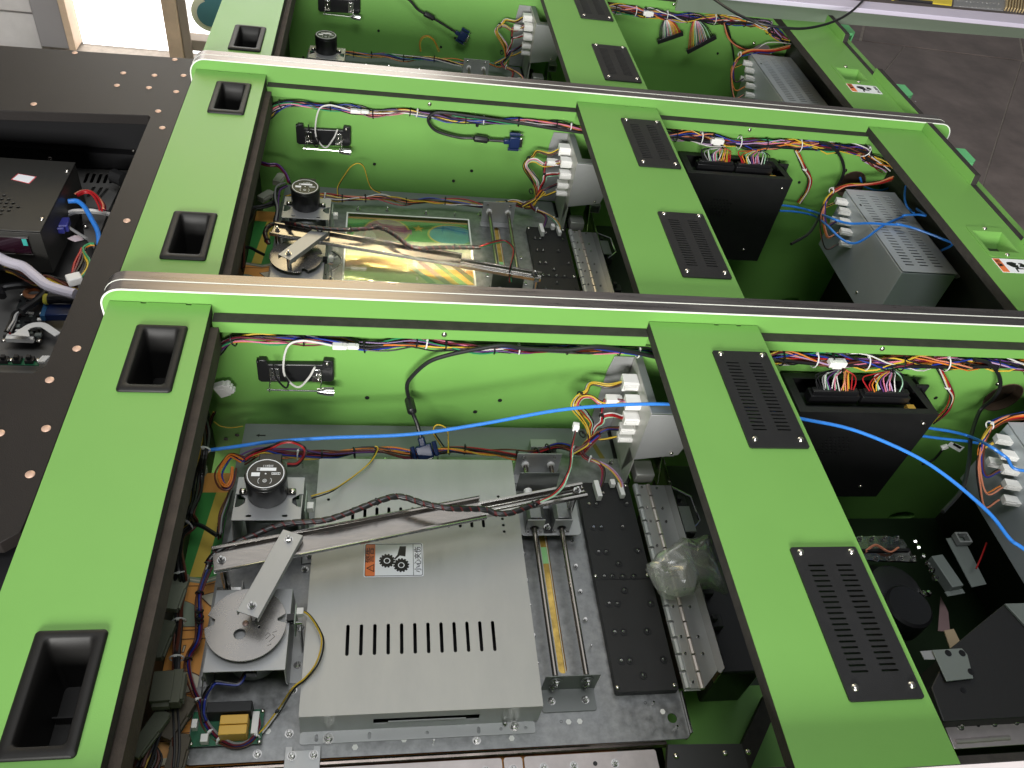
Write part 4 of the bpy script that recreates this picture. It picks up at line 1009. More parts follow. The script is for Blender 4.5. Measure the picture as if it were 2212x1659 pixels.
# ---- small latch holders on the far wall (black moulding, metal clips, chrome barrel)
t = thing("switch_holder", "x", "switch holder", (0.23, -0.01, -0.115), "black switch holders on the far walls")
def hb(mb, x0, x1, z0, z1, y0, y1): return mb.box((x0, y0, z0), (x1, y1, z1))
m_ = MB().prism([[(0.1790, -.1010), (0.1790, -.0965), (0.1760, -.0940), (0.1760, -.1330), (0.1800, -.1370), (0.2790, -.1330), (0.2830, -.1290), (0.2830, -.0910), (0.2690, -.0900), (0.2670, -.0990), (0.1920, -.1010), (0.1900, -.0925), (0.1790, -.0925)]], -.0090, -.0004, "y")
part("body", m_, BLACKS, t, bevel=.0015)
for x in (0.1930, 0.2520):
    part("clip", MB().box((x, -.0120, -.1310), (x+.0140, -.0092, -.1060)).box((x if x < .2 else x+.0125, -.0300, -.1360), (x+.0015 if x < .2 else x+.014, -.0121, -.1270)), CHROME, t, bevel=.0004)
    put("screw", "pan_screw", t, (x+.007, -.0122, -.1160), UPY, .6); put("screw", "pan_screw", t, (x+.009, -.0122, -.1260), UPY, .6)
part("rod", MB().tube([(0.1900, -.026, -.1345), (0.2600, -.026, -.1350)], .0012, 8), CHROME, t)
part("barrel", MB().tube([(0.2600, -.026, -.1350), (0.2700, -.026, -.1352), (0.2790, -.026, -.1355), (0.2840, -.026, -.1355)], [.0040, .0062, .0066, .0066], 16), CHROME, t)
put("screw", "pan_screw", t, (0.2740, -.0092, -.0955), UPY, .7)
everywhere(t, "black switch holder with chrome barrel on the far wall of the %s")
# ================================================================ WIRING AND BOXES
def pts_y(y, *spec, n=0):
    out = []
    for r, *c in spec: out += yP(y, r, *c, n=n)
    return out
def pts_z(z, *spec, n=0):
    out = []
    for r, *c in spec: out += zP(z, r, *c, n=n)
    return out
def zs(pts, z0, z1):
    """give a path a depth that runs from z0 to z1 keeping it where it is seen"""
    out = []
    N = len(pts)
    for i, (r, a, b) in enumerate(pts):
        z = z0 + (z1-z0)*i/max(1, N-1); out += zP(z, r, a, b)
    return out
def ties(root, c, idx, r, m=None):
    for i in idx:
        i = min(i, len(c)-2); tie(root, c[i], c[i+1]-c[i], r, m)
TIEK = mat("black cable tie", (.013,.013,.014), .4)
def plug(root, p, size, rot=None, m=None, name="connector"):
    """white nylon plug: body, stepped latch and ribs"""
    rot = rot or Matrix.Identity(3); p = Vector(p); a, b, c = size
    mb = MB().obox(p, (a*.62, b, c), rot).obox(p + rot @ Vector((a*.40, 0, 0)), (a*.30, b*1.12, c*.8), rot).obox(p + rot @ Vector((0, -b*.56, 0)), (a*.5, b*.14, c*.45), rot)
    for s in (-1, 0, 1): mb.obox(p + rot @ Vector((a*.56, 0, s*c*.28)), (a*.14, b*.9, c*.16), rot)
    return part(name, mb, m or WHITEP, root, bevel=.0006)

# ---- harness along the top of the far wall, left bay
def top_harness(n, lab):
    t = thing("wire_harness", lab, "wire harness", (0.44, -0.012, -0.05), "wire harnesses clipped under the battens")
    P = [Vector((0.100, -0.010, -0.105)), Vector((0.112, -.010, -.085))] + [Vector((p.x, -0.0115, p.z)) for p in pts_y(-.0115, ("D",1400,620,1480,560,1600,530,1850,540,2212,560), ("E",150,590,450,560,640,578,860,598,1150,600,1600,605,1800,610))] + [Vector((0.76, -.0115, -.0545)), Vector((0.84, -.0115, -.052))]
    c = wires(t, P, ["black","red","brown","white","blue","orange","yellow","black","pink","purple","maroon","black","blue","green","black","black"], .0012, .0070, 1.6, 6, seed=n)
    L = len(c)
    ties(t, c, [int(L*f) for f in (.22, .36, .47, .545, .61, .70, .78, .865)], .0080, TIEK if n != 9 else None)
    ties(t, c, [int(L*f) for f in (.57, .73, .90)], .0082)
    move(t, n)
top_harness(0, "colourful wire harness clipped under the batten above the blue cable, nearest cabinet")
top_harness(1, "colourful wire harness clipped under the batten of the middle cabinet, left bay")
# ---- same harness in the right bay, thicker
def right_harness(n, lab):
    t = thing("wire_harness", lab, "wire harness", (1.1, -0.014, -0.055), "thick wire harnesses of the right bays")
    P = [Vector((0.86, -.013, -.054)), Vector((0.90, -.013, -.056))] + [Vector((p.x, -.014, p.z)) for p in pts_y(-.014, ("F",600,655,900,668,1300,690,1700,690,2212,700))] + [Vector((1.40, -.014, -.062)), Vector((1.46, -.02, -.085))]
    c = wires(t, P, ["orange","red","brown","white","blue","yellow","black","pink","purple","blue","black","green","salmon","yellow","maroon","lilac","blue","orange","black","black","brown","white","yellow"], .0013, .0112, 1.8, 7, seed=20+n)
    wires(t, [p + Vector((0, -.008, -.003 if i % 2 else .001)) for i, p in enumerate(P)], ["black"], .0030, .0005, 1, 7, name="thick_wire")
    L = len(c)
    ties(t, c, [int(L*f) for f in (.20, .36, .46, .62, .78)], .0135)
    ties(t, c, [int(L*f) for f in (.28, .40, .53, .70, .86)], .0130, TIEK)
    pb = part("joint_plug", MB().box((1.028, -.030, -.054), (1.056, -.018, -.044)).box((1.034, -.031, -.056), (1.050, -.024, -.042)), WHITEP, t, bevel=.0008)
    move(t, n)
right_harness(0, "thick rainbow harness in the right bay of the nearest cabinet"); right_harness(1, "thick rainbow harness in the right bay of the middle cabinet"); right_harness(2, "thick rainbow harness at the top of the farthest cabinet")
# ---- in-line white plug with the white loop wire
for n in (0, 1):
    t = thing("lamp_lead", "white looped lead with in-line white plug above the switch holder of the " + CABW[n], "cable", (0.25, -0.02, -.06), "white leads of the switch holders")
    w_ = pts_y(-.022, ("D",2150,580,2050,560,1950,550,1870,580,1840,680,1850,780,1930,850,2000,790,2040,720))
    wires(t, w_, ["white"], .0016, .0002, 0, 8)
    wires(t, pts_y(-.026, ("D",1770,700,1790,790,1850,855,1870,820,1850,785)), ["black"], .0014, .0002, 0, 8)
    q = yP(-.022, "D", 2150, 583)[0]
    plug(t, (q.x+.008, -.022, q.z), (.022, .008, .0075)); plug(t, (q.x+.027, -.022, q.z+.0003), (.016, .007, .0065))
    move(t, n)
# small loose white plug in the corner
t = thing("loose_plug", "square white plug hanging loose in the left corner of the nearest cabinet", "plug", (0.125, -0.012, -.148))
plug(t, (0.1255, -.014, -.148), (.026, .010, .023), Matrix.Rotation(R(-25), 3, "Y")); wires(t, [(0.110, -.012, -.155), (0.100, -.012, -.158)], ["black", "red"], .001, .002, 1)

# ---- harness behind the plates
def mid_harness(n, lab, cols):
    t = thing("wire_harness", lab, "wire harness", (0.4, -0.08, -0.21), "wire harnesses along the plates")
    P = zP(-.205, "J", 850, 700, 1100, 590, 1400, 610, 1990, 640) + zP(-.205, "E", 230, 1260, 450, 1290, 700, 1250, 1000, 1270, 1200, 1292, 1400, 1235) + [Vector((0.655, -.082, -.200)), Vector((0.668, -.078, -.185)), Vector((0.680, -.075, -.165))]
    c = wires(t, P, cols, .0013, .0064, 1.6, 6, seed=40+n)
    L = len(c)
    ties(t, c, [int(L*f) for f in (.24, .30, .42, .53, .64, .69, .72)], .0078, TIEK); ties(t, c, [int(L*f) for f in (.20, .80)], .0078)
    move(t, n)
mid_harness(0, "dark red and orange harness lying along the far edge of the nearest plate", ["maroon","red","brown","black","orange","blue","black","maroon","yellow","brown","purple","orange"])
mid_harness(1, "brown and yellow harness lying along the far edge of the middle plate", ["brown","black","yellow","blue","orange","maroon","black","white","yellow","red"])
mid_harness(2, "harness lying behind the rod bracket of the farthest cabinet", ["purple","black","blue","green","brown","yellow","white","orange"])

# ---- connector box on the far wall, its white plugs and their fans of wires
t = thing("connector_box", "x", "connector box", (0.74, -0.05, -0.12), "bent metal connector boxes")
bx0 = 0.7275
side = MB().prism([(-0.1165, -.175), (-0.1165, -.070), (-0.0006, -.070), (-0.0006, -.235), (-0.090, -.235)], bx0, bx0+.0015, "x")
part("side_sheet", side, SHEET, t, bevel=.0003)
part("wall_flange", MB().prism([(0.6965, -.0705), (0.7270, -.0705), (0.7270, -.235), (0.6900, -.235), (0.692, -.10)], -.0022, -.0006, "y"), SHEET2, t, bevel=.0003)
part("top_strip", MB().box((bx0+.0016, -.1165, -.0715), (bx0+.0125, -.0008, -.070)).box((bx0+.0126, -.1165, -.0715), (bx0+.075, -.100, -.070)), GREYP, t)
part("front_sheet", MB().prism([(bx0, -.0718), (bx0+.065, -.0718), (bx0+.078, -.110), (bx0+.066, -.160), (bx0, -.172)], -.1185, -.1170, "y"), SHEET2, t, bevel=.0003)
put("screw", "pan_screw", t, (bx0+.054, -.1187, -.155), UPY, .8)
part("lower_skirt", MB().box((bx0, -.1180, -.235), (bx0+.0015, -.0906, -.1755)), SHEET, t)
cboxes = everywhere(t, "bent grey metal connector box beside the centre beam of the %s")
def fan(n, lab, labw):
    t = thing("plug_row", lab, "plugs", (0.71, -.08, -.12), "rows of white plugs on the connector boxes")
    tips = []
    spec = [((-.0400, -.0870), (.030, .020, .021)), ((-.0700, -.0980), (.026, .019, .018)), ((-.0830, -.1180), (.027, .018, .016)), ((-.0820, -.1420), (.027, .016, .014)), ((-.0840, -.1600), (.025, .015, .011)), ((-.0560, -.1080), (.022, .014, .012))]
    for k, ((y, z), sz) in enumerate(spec):
        dx = -.026 if k == 5 else 0
        p = Vector((bx0-.0125+dx, y, z)); plug(t, p, (1.22*sz[0], .95*sz[1], .88*sz[2])); tips.append(p + Vector((-.010, 0, 0)))
    t2 = thing("plug_wires", labw, "wire bundle", (0.69, -.08, -.14), "fans of wires at the connector boxes")
    K = lambda a, b, z: zP(z, "K", a, b)[0]
    hub = Vector((0.668, -.078, -.183))
    wires(t2, [tips[0], K(650, 730, -.10), K(430, 700, -.10), K(360, 800, -.105), K(250, 880, -.115), K(200, 1000, -.125), K(300, 1150, -.145), K(380, 1300, -.165), hub], ["yellow","orange","black","white","brown","yellow","black"], .0011, .0036, 1, 6, seed=3+n)
    wires(t2, [tips[1], K(700, 930, -.115), K(560, 950, -.115), K(420, 870, -.11), K(300, 880, -.112), K(240, 980, -.12), K(340, 1080, -.14), K(430, 1200, -.155), K(420, 1300, -.17), hub + Vector((.002, 0, 0))], ["pink","mint","white","lilac","red","maroon","black","yellow"], .0011, .0040, 1, 6, seed=5+n)
    wires(t2, [tips[2], K(700, 1110, -.13), K(580, 1130, -.135), K(560, 1200, -.145), K(480, 1280, -.165), hub], ["red","black","red","maroon","mint","white"], .0011, .0032, 1, 6, seed=7+n)
    wires(t2, [tips[3], K(650, 1280, -.16), K(520, 1340, -.17), hub, hub + Vector((-.03, -.010, -.012))], ["brown","blue","brown","blue","black"], .0013, .0032, 1, 6, seed=9+n)
    wires(t2, [tips[4], K(560, 1430, -.175), K(400, 1400, -.18), hub + Vector((-.004, -.004, 0)), hub + Vector((-.03, -.014, -.012))], ["yellow","black"], .0013, .0016, 1, 6, seed=11+n)
    wires(t2, [tips[5], K(580, 960, -.115), K(560, 1060, -.13), K(570, 1130, -.135)], ["red","red","maroon","black"], .0011, .0024, 1, 6, seed=12+n)
    for a, b, z, r in ((285, 850, -.113, .0060), (560, 1130, -.135, .0042), (310, 1360, -.172, .0055)): tie(t2, K(a, b, z), Vector((.6, .5, 0)), r, TIEK)
    # tail that drops to the black plate
    wires(t2, [hub, K(300, 1560, -.19), zP(-.200, "P", 900, 110)[0], zP(-.203, "P", 1000, 150)[0], zP(-.206, "P", 1050, 220)[0], zP(-.210, "P", 1040, 330)[0], zP(-.215, "P", 1010, 400)[0]], ["maroon","white","purple","red","black","brown"], .0010, .0028, 1, 6, seed=13+n)
    wires(t2, [zP(-.200, "P", 940, 120)[0], zP(-.203, "P", 1080, 190)[0], zP(-.205, "P", 1160, 260)[0], zP(-.210, "P", 1210, 340)[0], zP(-.214, "P", 1215, 400)[0]], ["pink","white","lilac","yellow","green"], .0010, .0024, 1, 6, seed=15+n)
    tie(t2, zP(-.200, "P", 935, 125)[0], (1, -.5, 0), .0052)
    part("header", MB().obox(zP(-.216, "P", 1000, 400)[0], (.0075, .030, .012), rz(R(3))), WHITEP, t2, bevel=.0006)
    part("header", MB().obox(zP(-.216, "P", 1205, 400)[0], (.0070, .024, .010), rz(R(3))), WHITEP, t2, bevel=.0006)
    part("header", MB().obox(zP(-.216, "P", 1130, 340)[0], (.0075, .010, .010), rz(R(3))), WHITEP, t2, bevel=.0006)
    move(t, n); move(t2, n)
for n in ALLN: fan(n, "row of white plugs on the connector box of the " + CABW[n], "tangled coloured wires running into the white plugs of the " + CABW[n])

# ---- VGA leads
def vga(n, P, end, lab, hood=None, fer=None):
    t = thing("monitor_cable", lab, "cable", P[0], "black monitor cables with ferrite beads")
    c = spline(P, 10)
    part("cable", MB().tube(c, .0031, 10), RUBBER, t)
    if fer is not None:
        i = int(len(c)*fer); d = (c[i+3]-c[i-3]).normalized(); q = d.to_track_quat("Z", "Y").to_matrix()
        part("ferrite_bead", MB().lathe([(.0030,-.017),(.0042,-.015),(.0068,-.013),(.0072,-.011),(.0072,.011),(.0068,.013),(.0042,.015),(.0030,.017)], c[i], 16, q), RUBBER, t)
    d = (c[-1]-c[-3]).normalized(); u = Vector((0, 0, 1)) if hood is None else Vector(hood); s = d.cross(u).normalized(); u = s.cross(d).normalized()
    rot = Matrix((d, s, u)).transposed(); p = c[-1]
    sh = MB()
    sh.obox(p + d*.004, (.014, .010, .010), rot); sh.obox(p + d*.020, (.022, .024, .012), rot)
    b = part("shell", sh, VGAB, t, bevel=.002)
    for k in (-1, 1):
        part("thumb_screw", MB().tube([p + d*.008 + s*k*.0165, p + d*.030 + s*k*.0165], .0036, 10), VGAB, t)
        part("screw_tip", MB().tube([p + d*.030 + s*k*.0165, p + d*.036 + s*k*.0165], .0015, 8), CHROME, t)
    part("plug_face", MB().obox(p + d*.0335, (.006, .020, .008), rot), CHROME, t, bevel=.001)
    move(t, n); return t
P = [Vector((0.86, -.022, -.056)), Vector((0.78, -.022, -.055))] + pts_y(-.022, ("E",1850,615,1650,590,1450,610,1200,600,1050,580,900,600,700,640,560,690,450,790,425,850,440,930)) + pts_y(-.045, ("E",460,1010,)) + zP(-.165, "E", 490, 1085) + zP(-.182, "E", 518, 1185)
vga(0, P, None, "black monitor cable curving down the wall into a navy plug, nearest cabinet", hood=(0, -1, .3), fer=.83)
P = [Vector((0.86, -.020, -.056)), Vector((0.74, -.020, -.056))] + pts_y(-.018, ("B",1100,790,850,755,650,730,580,745,565,790,620,850,760,890,850,895,960,908,1060,915), n=1)
vga(1, P, None, "black monitor cable looping to a bright navy plug flat on the middle wall", hood=(0, -1, 0.05), fer=.86)
P = [Vector((0.36, -.015, -.055))] + pts_y(-.018, ("B",440,0,500,65,590,115,720,195,745,210), n=2)
vga(2, P, None, "black monitor cable slanting to a dark navy plug in the farthest cabinet", hood=(0, -1, 0.1), fer=.55)

# ---- the long blue network cables
def cable(name, lab, cat, P, r, m, grp=None, seg=10, sides=10):
    return single(name, MB().tube(spline(P, seg), r, sides), m, lab, cat, grp, base=P[0])
GB = "blue network cables"
K_ = []
K_ += zP(-.155, "J", 190, 595) + zP(-.150, "J", 420, 570, 700, 535) + zP(-.145, "J", 1000, 490, 1300, 455) + zP(-.138, "J", 1990, 410) + zP(-.128, "E", 450, 1155) + zP(-.11, "E", 900, 1090) + zP(-.085, "E", 1400, 1000) + zP(-.07, "E", 1800, 965) + zP(-.062, "E", 2135, 960)
K_ += [Vector((0.79, -.118, -.055)), Vector((0.88, -.122, -.052))] + zP(-.056, "F", 770, 1055, 1100, 1125, 1450, 1268, 1700, 1420, 1980, 1659) + zP(-.058, "U", 780, 1496, 896, 1580) + [Vector((1.24, -.40, -.08)), Vector((1.30, -.48, -.12))]
cable("network_cable", "long bright blue network cable stretched across the whole nearest cabinet", "network cable", K_, .0025, BLUEC, GB)
P = yP(-.075, "U", 20, 570, 110, 590, 300, 620, 450, 660) + zP(-.09, "U", 600, 730, 750, 830, 896, 940) + [Vector((1.42, -.20, -.07))]
cable("network_cable", "blue network cable leaving the black box and crossing the nearest power supply", "network cable", P, .0024, BLUEC, GB)
P = yP(-.08, "U", 20, 650, 200, 675, 430, 700, 520, 715)
cable("network_cable", "short lower blue network cable between black box and white plugs, nearest cabinet", "network cable", P, .0023, BLUEC, GB)
def mv(P): return [p + Vector((0, PITCH, 0)) for p in P]
P = mv(yP(-.06, "V", 1150, 790, 1300, 810, 1450, 850, n=1) + zP(-.09, "V", 1600, 905, 1750, 950, 1950, 950, 2212, 965, n=1) + zP(-.08, "T", 100, 605, 300, 650, 500, 720, 700, 800, 830, 870, n=1) + [Vector((1.47, -.28, -.12))])
cable("network_cable", "blue network cable running right over the slotted power supply of the middle cabinet", "network cable", P, .0024, BLUEC, GB)
P = mv(yP(-.06, "V", 1150, 840, 1300, 850, 1450, 885, n=1) + zP(-.11, "V", 1560, 965, n=1) + zP(-.095, "V", 1680, 1080, 1790, 1125, 1900, 1080, 2050, 970, 2212, 895, n=1) + zP(-.08, "T", 200, 490, 380, 480, 480, 490, n=1) + [Vector((1.46, -.17, -.09))])
cable("network_cable", "blue network cable looping down then up over the middle power supply", "network cable", P, .0024, BLUEC, GB)
P = mv(yP(-.01, "V", 1850, 550, 1880, 620, n=1) + yP(-.03, "V", 1980, 660, 2080, 650, 2180, 590, n=1) + [Vector((1.47, -.05, -.07))])
cable("network_cable", "blue network cable coming out of the round hole in the middle far wall", "network cable", P, .0023, BLUEC, GB)
P = mv(zP(-.09, "T", 215, 110, 205, 250, 240, 380, 330, 460, n=1))
cable("network_cable", "blue network cable hanging behind the flange of the middle power supply", "network cable", P, .0023, BLUEC, GB)

# ---- spiral wrapped cable on the arms
def spiral(n, P, lab, cols=("red", "yellow"), tail=None):
    t = thing("wrapped_cable", lab, "cable", P[0], "spiral wrapped cables riding on the slide arms")
    c = spline(P, 12)
    part("core", MB().tube(c, .0032, 10), mat("red black core", (.10,.012,.012), .4), t)
    # flat spiral wrap
    mb = MB(); path = []; s = 0; up = Vector((0, 0, 1)); N = len(c)
    dense = []
    for i in range(N-1):
        for k in range(5): dense.append(c[i].lerp(c[i+1], k/5))
    for i in range(len(dense)):
        if i: s += (dense[i]-dense[i-1]).length
        tt = (dense[min(i+1, len(dense)-1)]-dense[max(i-1, 0)]).normalized()
        u = (up-tt*up.dot(tt)).normalized(); b = tt.cross(u); a = s*520
        path.append((dense[i], tt, u, b, a))
    vs = []; fs = []
    for i, (p, tt, u, b, a) in enumerate(path):
        r = .0040; o = (u*math.cos(a)+b*math.sin(a))*r; w_ = tt*.0048
        vs += [p+o-w_, p+o*1.08, p+o+w_]
    for i in range(len(path)-1):
        for k in range(2): fs.append((i*3+k, i*3+k+1, i*3+k+4, i*3+k+3))
    mb.add(vs, fs)
    part("spiral_wrap", mb, BLACKS, t, sharp=80)
    for f in (0.03, .5, .97): tie(t, c[int(f*(N-2))], c[int(f*(N-2))+1]-c[int(f*(N-2))], .0044, TIEK)
    if tail: wires(t, tail, ["red", "white", "black", "mint"] if n == 0 else ["red", "green", "black"], .0011, .0022, 1, 8, seed=n)
    move(t, n); return t
P = zs([("Q",600,640),("Q",640,550),("Q",740,460),("Q",900,380),("Q",1100,300),("Q",1300,215),("Q",1500,165),("Q",1936,120)], -.150, -.128) + zP(-.120, "E", 250, 1585, 380, 1560, 540, 1605, 700, 1635) + zP(-.128, "P", 0, 565, 120, 600, 250, 595, 400, 540, 500, 500)
spiral(0, P, "black spiral wrapped cable with red flecks riding on the arm of the nearest cabinet", tail=zP(-.125, "P", 500, 500, 600, 450, 690, 360) + zP(-.11, "P", 735, 270, 760, 200, 770, 100) + zP(-.09, "E", 1490, 1250, 1515, 1130))
P = zP(-.145, "N", 480, 1100, 450, 1020, 445, 960, 500, 885, 640, 850, n=1) + zP(-.125, "N", 800, 870, 1000, 905, 1250, 930, 1500, 935, 1800, 905, n=1) + zP(-.125, "X", 560, 605, 700, 650, 850, 745, 980, 850, 1100, 880, 1350, 868, 1860, 865, n=1)
spiral(1, P, "black spiral wrapped cable bending over the clear window of the middle cabinet", tail=zP(-.125, "X", 1860, 865, n=1) + zP(-.125, "O", 480, 800, 600, 790, 690, 870, 700, 960, 670, 1100, n=1) + zP(-.15, "O", 650, 1200, 660, 1300, n=1))
q = thing("small_plug", "tiny white plug standing up on red and black wires above the blocks", "plug", zP(-.085, "E", 1520, 1110)[0])
plug(q, zP(-.085, "E", 1520, 1110)[0], (.010, .008, .012), rz(R(80)))

# ---- thin leads of the sensors
def lead(n, P, cols, lab, r=.0010, br=.0021):
    t = thing("sensor_lead", lab, "wire", P[0], "thin sensor leads"); c = wires(t, P, list(cols), r, br, .6, 8, seed=n); move(t, n); return t, c
t, c = lead(0, zP(-.172, "G", 1940, 640, 2000, 670) + zP(-.182, "G", 2060, 760, 2085, 850, 2050, 980) + zP(-.186, "G", 1975, 1080, 1900, 1145) + zP(-.228, "G", 1800, 1290, 1720, 1400, 1680, 1440), ("yellow", "white", "black"), "curved yellow white and black lead from the disc sensor to the circuit board")
tie(t, zP(-.230, "G", 1800, 1290)[0], (1, -1, 0), .0032, TIEK)
lead(0, zP(-.165, "J", 1740, 1180, 1990, 1100) + zP(-.182, "E", 0, 1480, 110, 1400, 190, 1325) + zP(-.185, "E", 230, 1250, 215, 1235), ("yellow", "black"), "yellow and black lead running from the motor sensor over the slotted cover")
lead(1, zP(-.172, "N", 1255, 1180, 1340, 1240, 1370, 1320, n=1) + zP(-.20, "N", 1300, 1400, 1180, 1480, n=1), ("white", "black"), "curved grey and black lead right of the yellow lit disc")
lead(1, zP(-.20, "N", 1320, 520, 1320, 420, n=1) + yP(-.05, "N", 1400, 280, 1480, 170, 1570, 130, 1640, 180, 1690, 350, n=1) + zP(-.20, "N", 1740, 440, 1843, 490, n=1), ("yellow", "black"), "yellow and black lead arching up against the wall of the middle cabinet")
lead(0, zP(-.195, "E", 690, 1280) + yP(-.06, "E", 690, 1200, 680, 1120, 620, 1095, 600, 1140, 640, 1210, 680, 1270), ("yellow", "black"), "small yellow and black wire loop right of the navy plug")
lead(2, yP(-.03, "W", 1340, 450, 1335, 380, 1360, 330, 1410, 320, 1460, 360, 1500, 450, n=2), ("yellow", "orange"), "small yellow wire loop standing against the farthest wall")
lead(0, zP(-.165, "J", 1430, 760, 1560, 750, 1650, 640) + zP(-.13, "J", 1650, 540, 1500, 470, 1350, 480, 1220, 540) + zP(-.15, "J", 1000, 620, 880, 690), ("red", "black", "maroon"), "red and black leads arching over the back of the nearest motor", .0014, .0022)
lead(0, zP(-.16, "J", 850, 700) + zP(-.17, "J", 700, 640, 600, 740, 530, 880, 570, 1030, 660, 1060, 720, 960, 730, 800), ("orange", "purple", "orange", "brown", "blue"), "orange and purple wires looping left of the nearest motor", .0013, .0042)
lead(0, zP(-.20, "J", 700, 1100, 650, 1250, 580, 1450, 560, 1659) + zP(-.215, "Q", 730, 200, 720, 320), ("grey", "maroon", "black", "brown"), "grey and brown leads dropping past the left foot of the nearest motor", .0013, .0036)
t, c = lead(0, zP(-.20, "Q", 620, 640, 560, 780, 510, 950, 510, 1100) + zP(-.215, "Q", 510, 1280, 480, 1450) + zP(-.225, "Y", 560, 640, 550, 760, 600, 960, 650, 1080, 690, 1250, 760, 1350) + zP(-.225, "G", 1420, 1480, 1520, 1520, 1620, 1490, 1690, 1400, 1680, 1320), ("blue", "black", "maroon", "brown", "grey"), "long bundle going down the plate's left edge and round the yellow capacitors", .0013, .0038)
ties(t, c, [int(len(c)*f) for f in (.12, .2, .22, .24, .4)], .0046, TIEK); ties(t, c, [int(len(c)*f) for f in (.55, .68, .75, .9)], .0044)
lead(0, zP(-.20, "G", 1590, 1040, 1550, 1110, 1480, 1110, 1400, 1100, 1360, 1130) + zP(-.22, "G", 1320, 1200, 1310, 1300, 1330, 1360), ("black", "maroon", "blue"), "black cable from the plug below the scratched disc to the circuit board", .0014, .0024)

# ---- dark cluster of plugs and cables along the left wall
DK = mat("olive grey plug", (.11,.12,.085), .5)
t = thing("side_cable_bundle", "dark bundle of cables running down the left wall of the nearest cabinet", "wire bundle", (0.12, -.3, -.2))
P = zP(-.14, "J", 300, 160, 350, 400, 330, 640) + zP(-.17, "J", 260, 900, 220, 1200, 150, 1400) + zP(-.19, "Q", 420, 150, 290, 280, 280, 450, 290, 700) + zP(-.21, "Y", 490, 60, 470, 300, 460, 560, 440, 740, 420, 900, 340, 1080, 300, 1250, 190, 1500, 130, 1659)
c = wires(t, P, ["black", "black", "brown", "yellow", "black", "black", "brown"], .0021, .0062, .8, 7, seed=5)
ties(t, c, [int(len(c)*f) for f in (.1, .35, .5, .62, .7)], .0078)
P = zP(-.21, "Y", 440, 900, 420, 1100, 430, 1300, 440, 1500, 430, 1659); wires(t, P, ["black", "brown", "black"], .0014, .004, .5, 8, seed=6)
for k in range(5): wires(t, zP(-.215, "Y", 270-10*k, 1430, 210+26*k, 1560, 150+30*k, 1700), ["brown" if k % 2 else "black"], .0014, .0004, .2, 6, seed=k)
wires(t, zP(-.21, "Y", 520, 1000, 470, 940, 480, 800), ["black", "black", "brown"], .0014, .003, .4, 8, seed=9)
wires(t, zP(-.19, "Q", 420, 160, 540, 200, 640, 260, 700, 300), ["black"], .0030, .0003, 0, 8, name="thick_wire")
grp = "grey plugs lying along the left wall"
def dplug(lab, r, a, b, w_, h_, ang, z, m=DK):
    p = zP(z, r, a, b)[0]; o = thing("cable_plug", lab, "plug", p, grp); plug(o, p, (h_, w_, w_*.6), rz(R(ang)), m); return o
dplug("pale translucent plug in the upper left corner beside the green artwork", "J", 195, 960, .019, .040, 72, -.19, mat("frosted plug", (.34,.35,.28), .4))
dplug("long grey plug beside the upper left orange artwork", "Y", 430, 130, .017, .052, 82, -.20, mat("frosted plug2", (.22,.24,.18), .45))
dplug("dim grey plug deep against the dark board", "Y", 290, 560, .018, .050, 80, -.20)
dplug("square olive plug across the cable bundle", "Y", 330, 950, .034, .036, 2, -.185, mat("olive plug", (.10,.105,.075), .5))
dplug("slanting brown plug below the square olive plug", "Y", 400, 1270, .022, .052, 66, -.215, mat("brown plug", (.075,.062,.042), .5))
dplug("narrow grey plug at the lower left end of the bundle", "Y", 150, 1420, .016, .056, 62, -.20)
dplug("brown plug at the very bottom edge of the left wall", "Y", 440, 1600, .018, .045, 85, -.215, mat("brown plug", (.075,.062,.042), .5))
t = thing("side_cable_bundle", "dim bundle of cables beside the dark board of the middle cabinet", "wire bundle", (0.12, -.3, -.2))
P = zP(-.14, "N", 350, 110, 480, 150, 600, 160, 690, 260, 730, 370, n=1); wires(t, P, ["black", "maroon", "black", "purple", "black"], .0018, .004, 1, 8, seed=2)
P = zP(-.18, "N", 700, 400, 600, 450, 570, 560, 590, 700, 560, 850, n=1); wires(t, P, ["black", "black", "purple", "grey"], .0018, .005, 1, 8, seed=3)
P = zP(-.20, "N", 560, 620, 420, 660, 300, 700, 270, 820, 200, 950, 180, 1200, 150, 1400, n=1); wires(t, P, ["black", "brown", "black", "black"], .0020, .006, 1, 8, seed=4)
P = zP(-.20, "N", 100, 1150, 250, 1150, 350, 1200, 430, 1240, n=1); wires(t, P, ["black"], .0028, .0003, 0, 8, name="thick_wire")
move(t, 1)
for (lab, a, b, ang) in (("pale plug lying deep in the left corner of the middle cabinet", 430, 540, 55), ("dim grey plug behind the motor of the middle cabinet", 600, 340, 75)):
    p = zP(-.19, "N", a, b, n=1)[0]; o = thing("cable_plug", lab, "plug", p, grp); plug(o, p, (.036, .015, .011), rz(R(ang)), mat("frosted plug", (.34,.35,.28), .4)); move(o, 1)
# upper corner wires
lead(0, yP(-.01, "J", 480, 75, 440, 150, 410, 280, 390, 370), ("yellow", "black", "brown"), "yellow wires tied at the top in the left corner of the nearest wall", .0013, .0022)
lead(0, yP(-.01, "J", 470, 200, 560, 260, 700, 280, 850, 260), ("yellow",), "single dull yellow wire slung from the corner to the grey sheet", .0008, .0002)

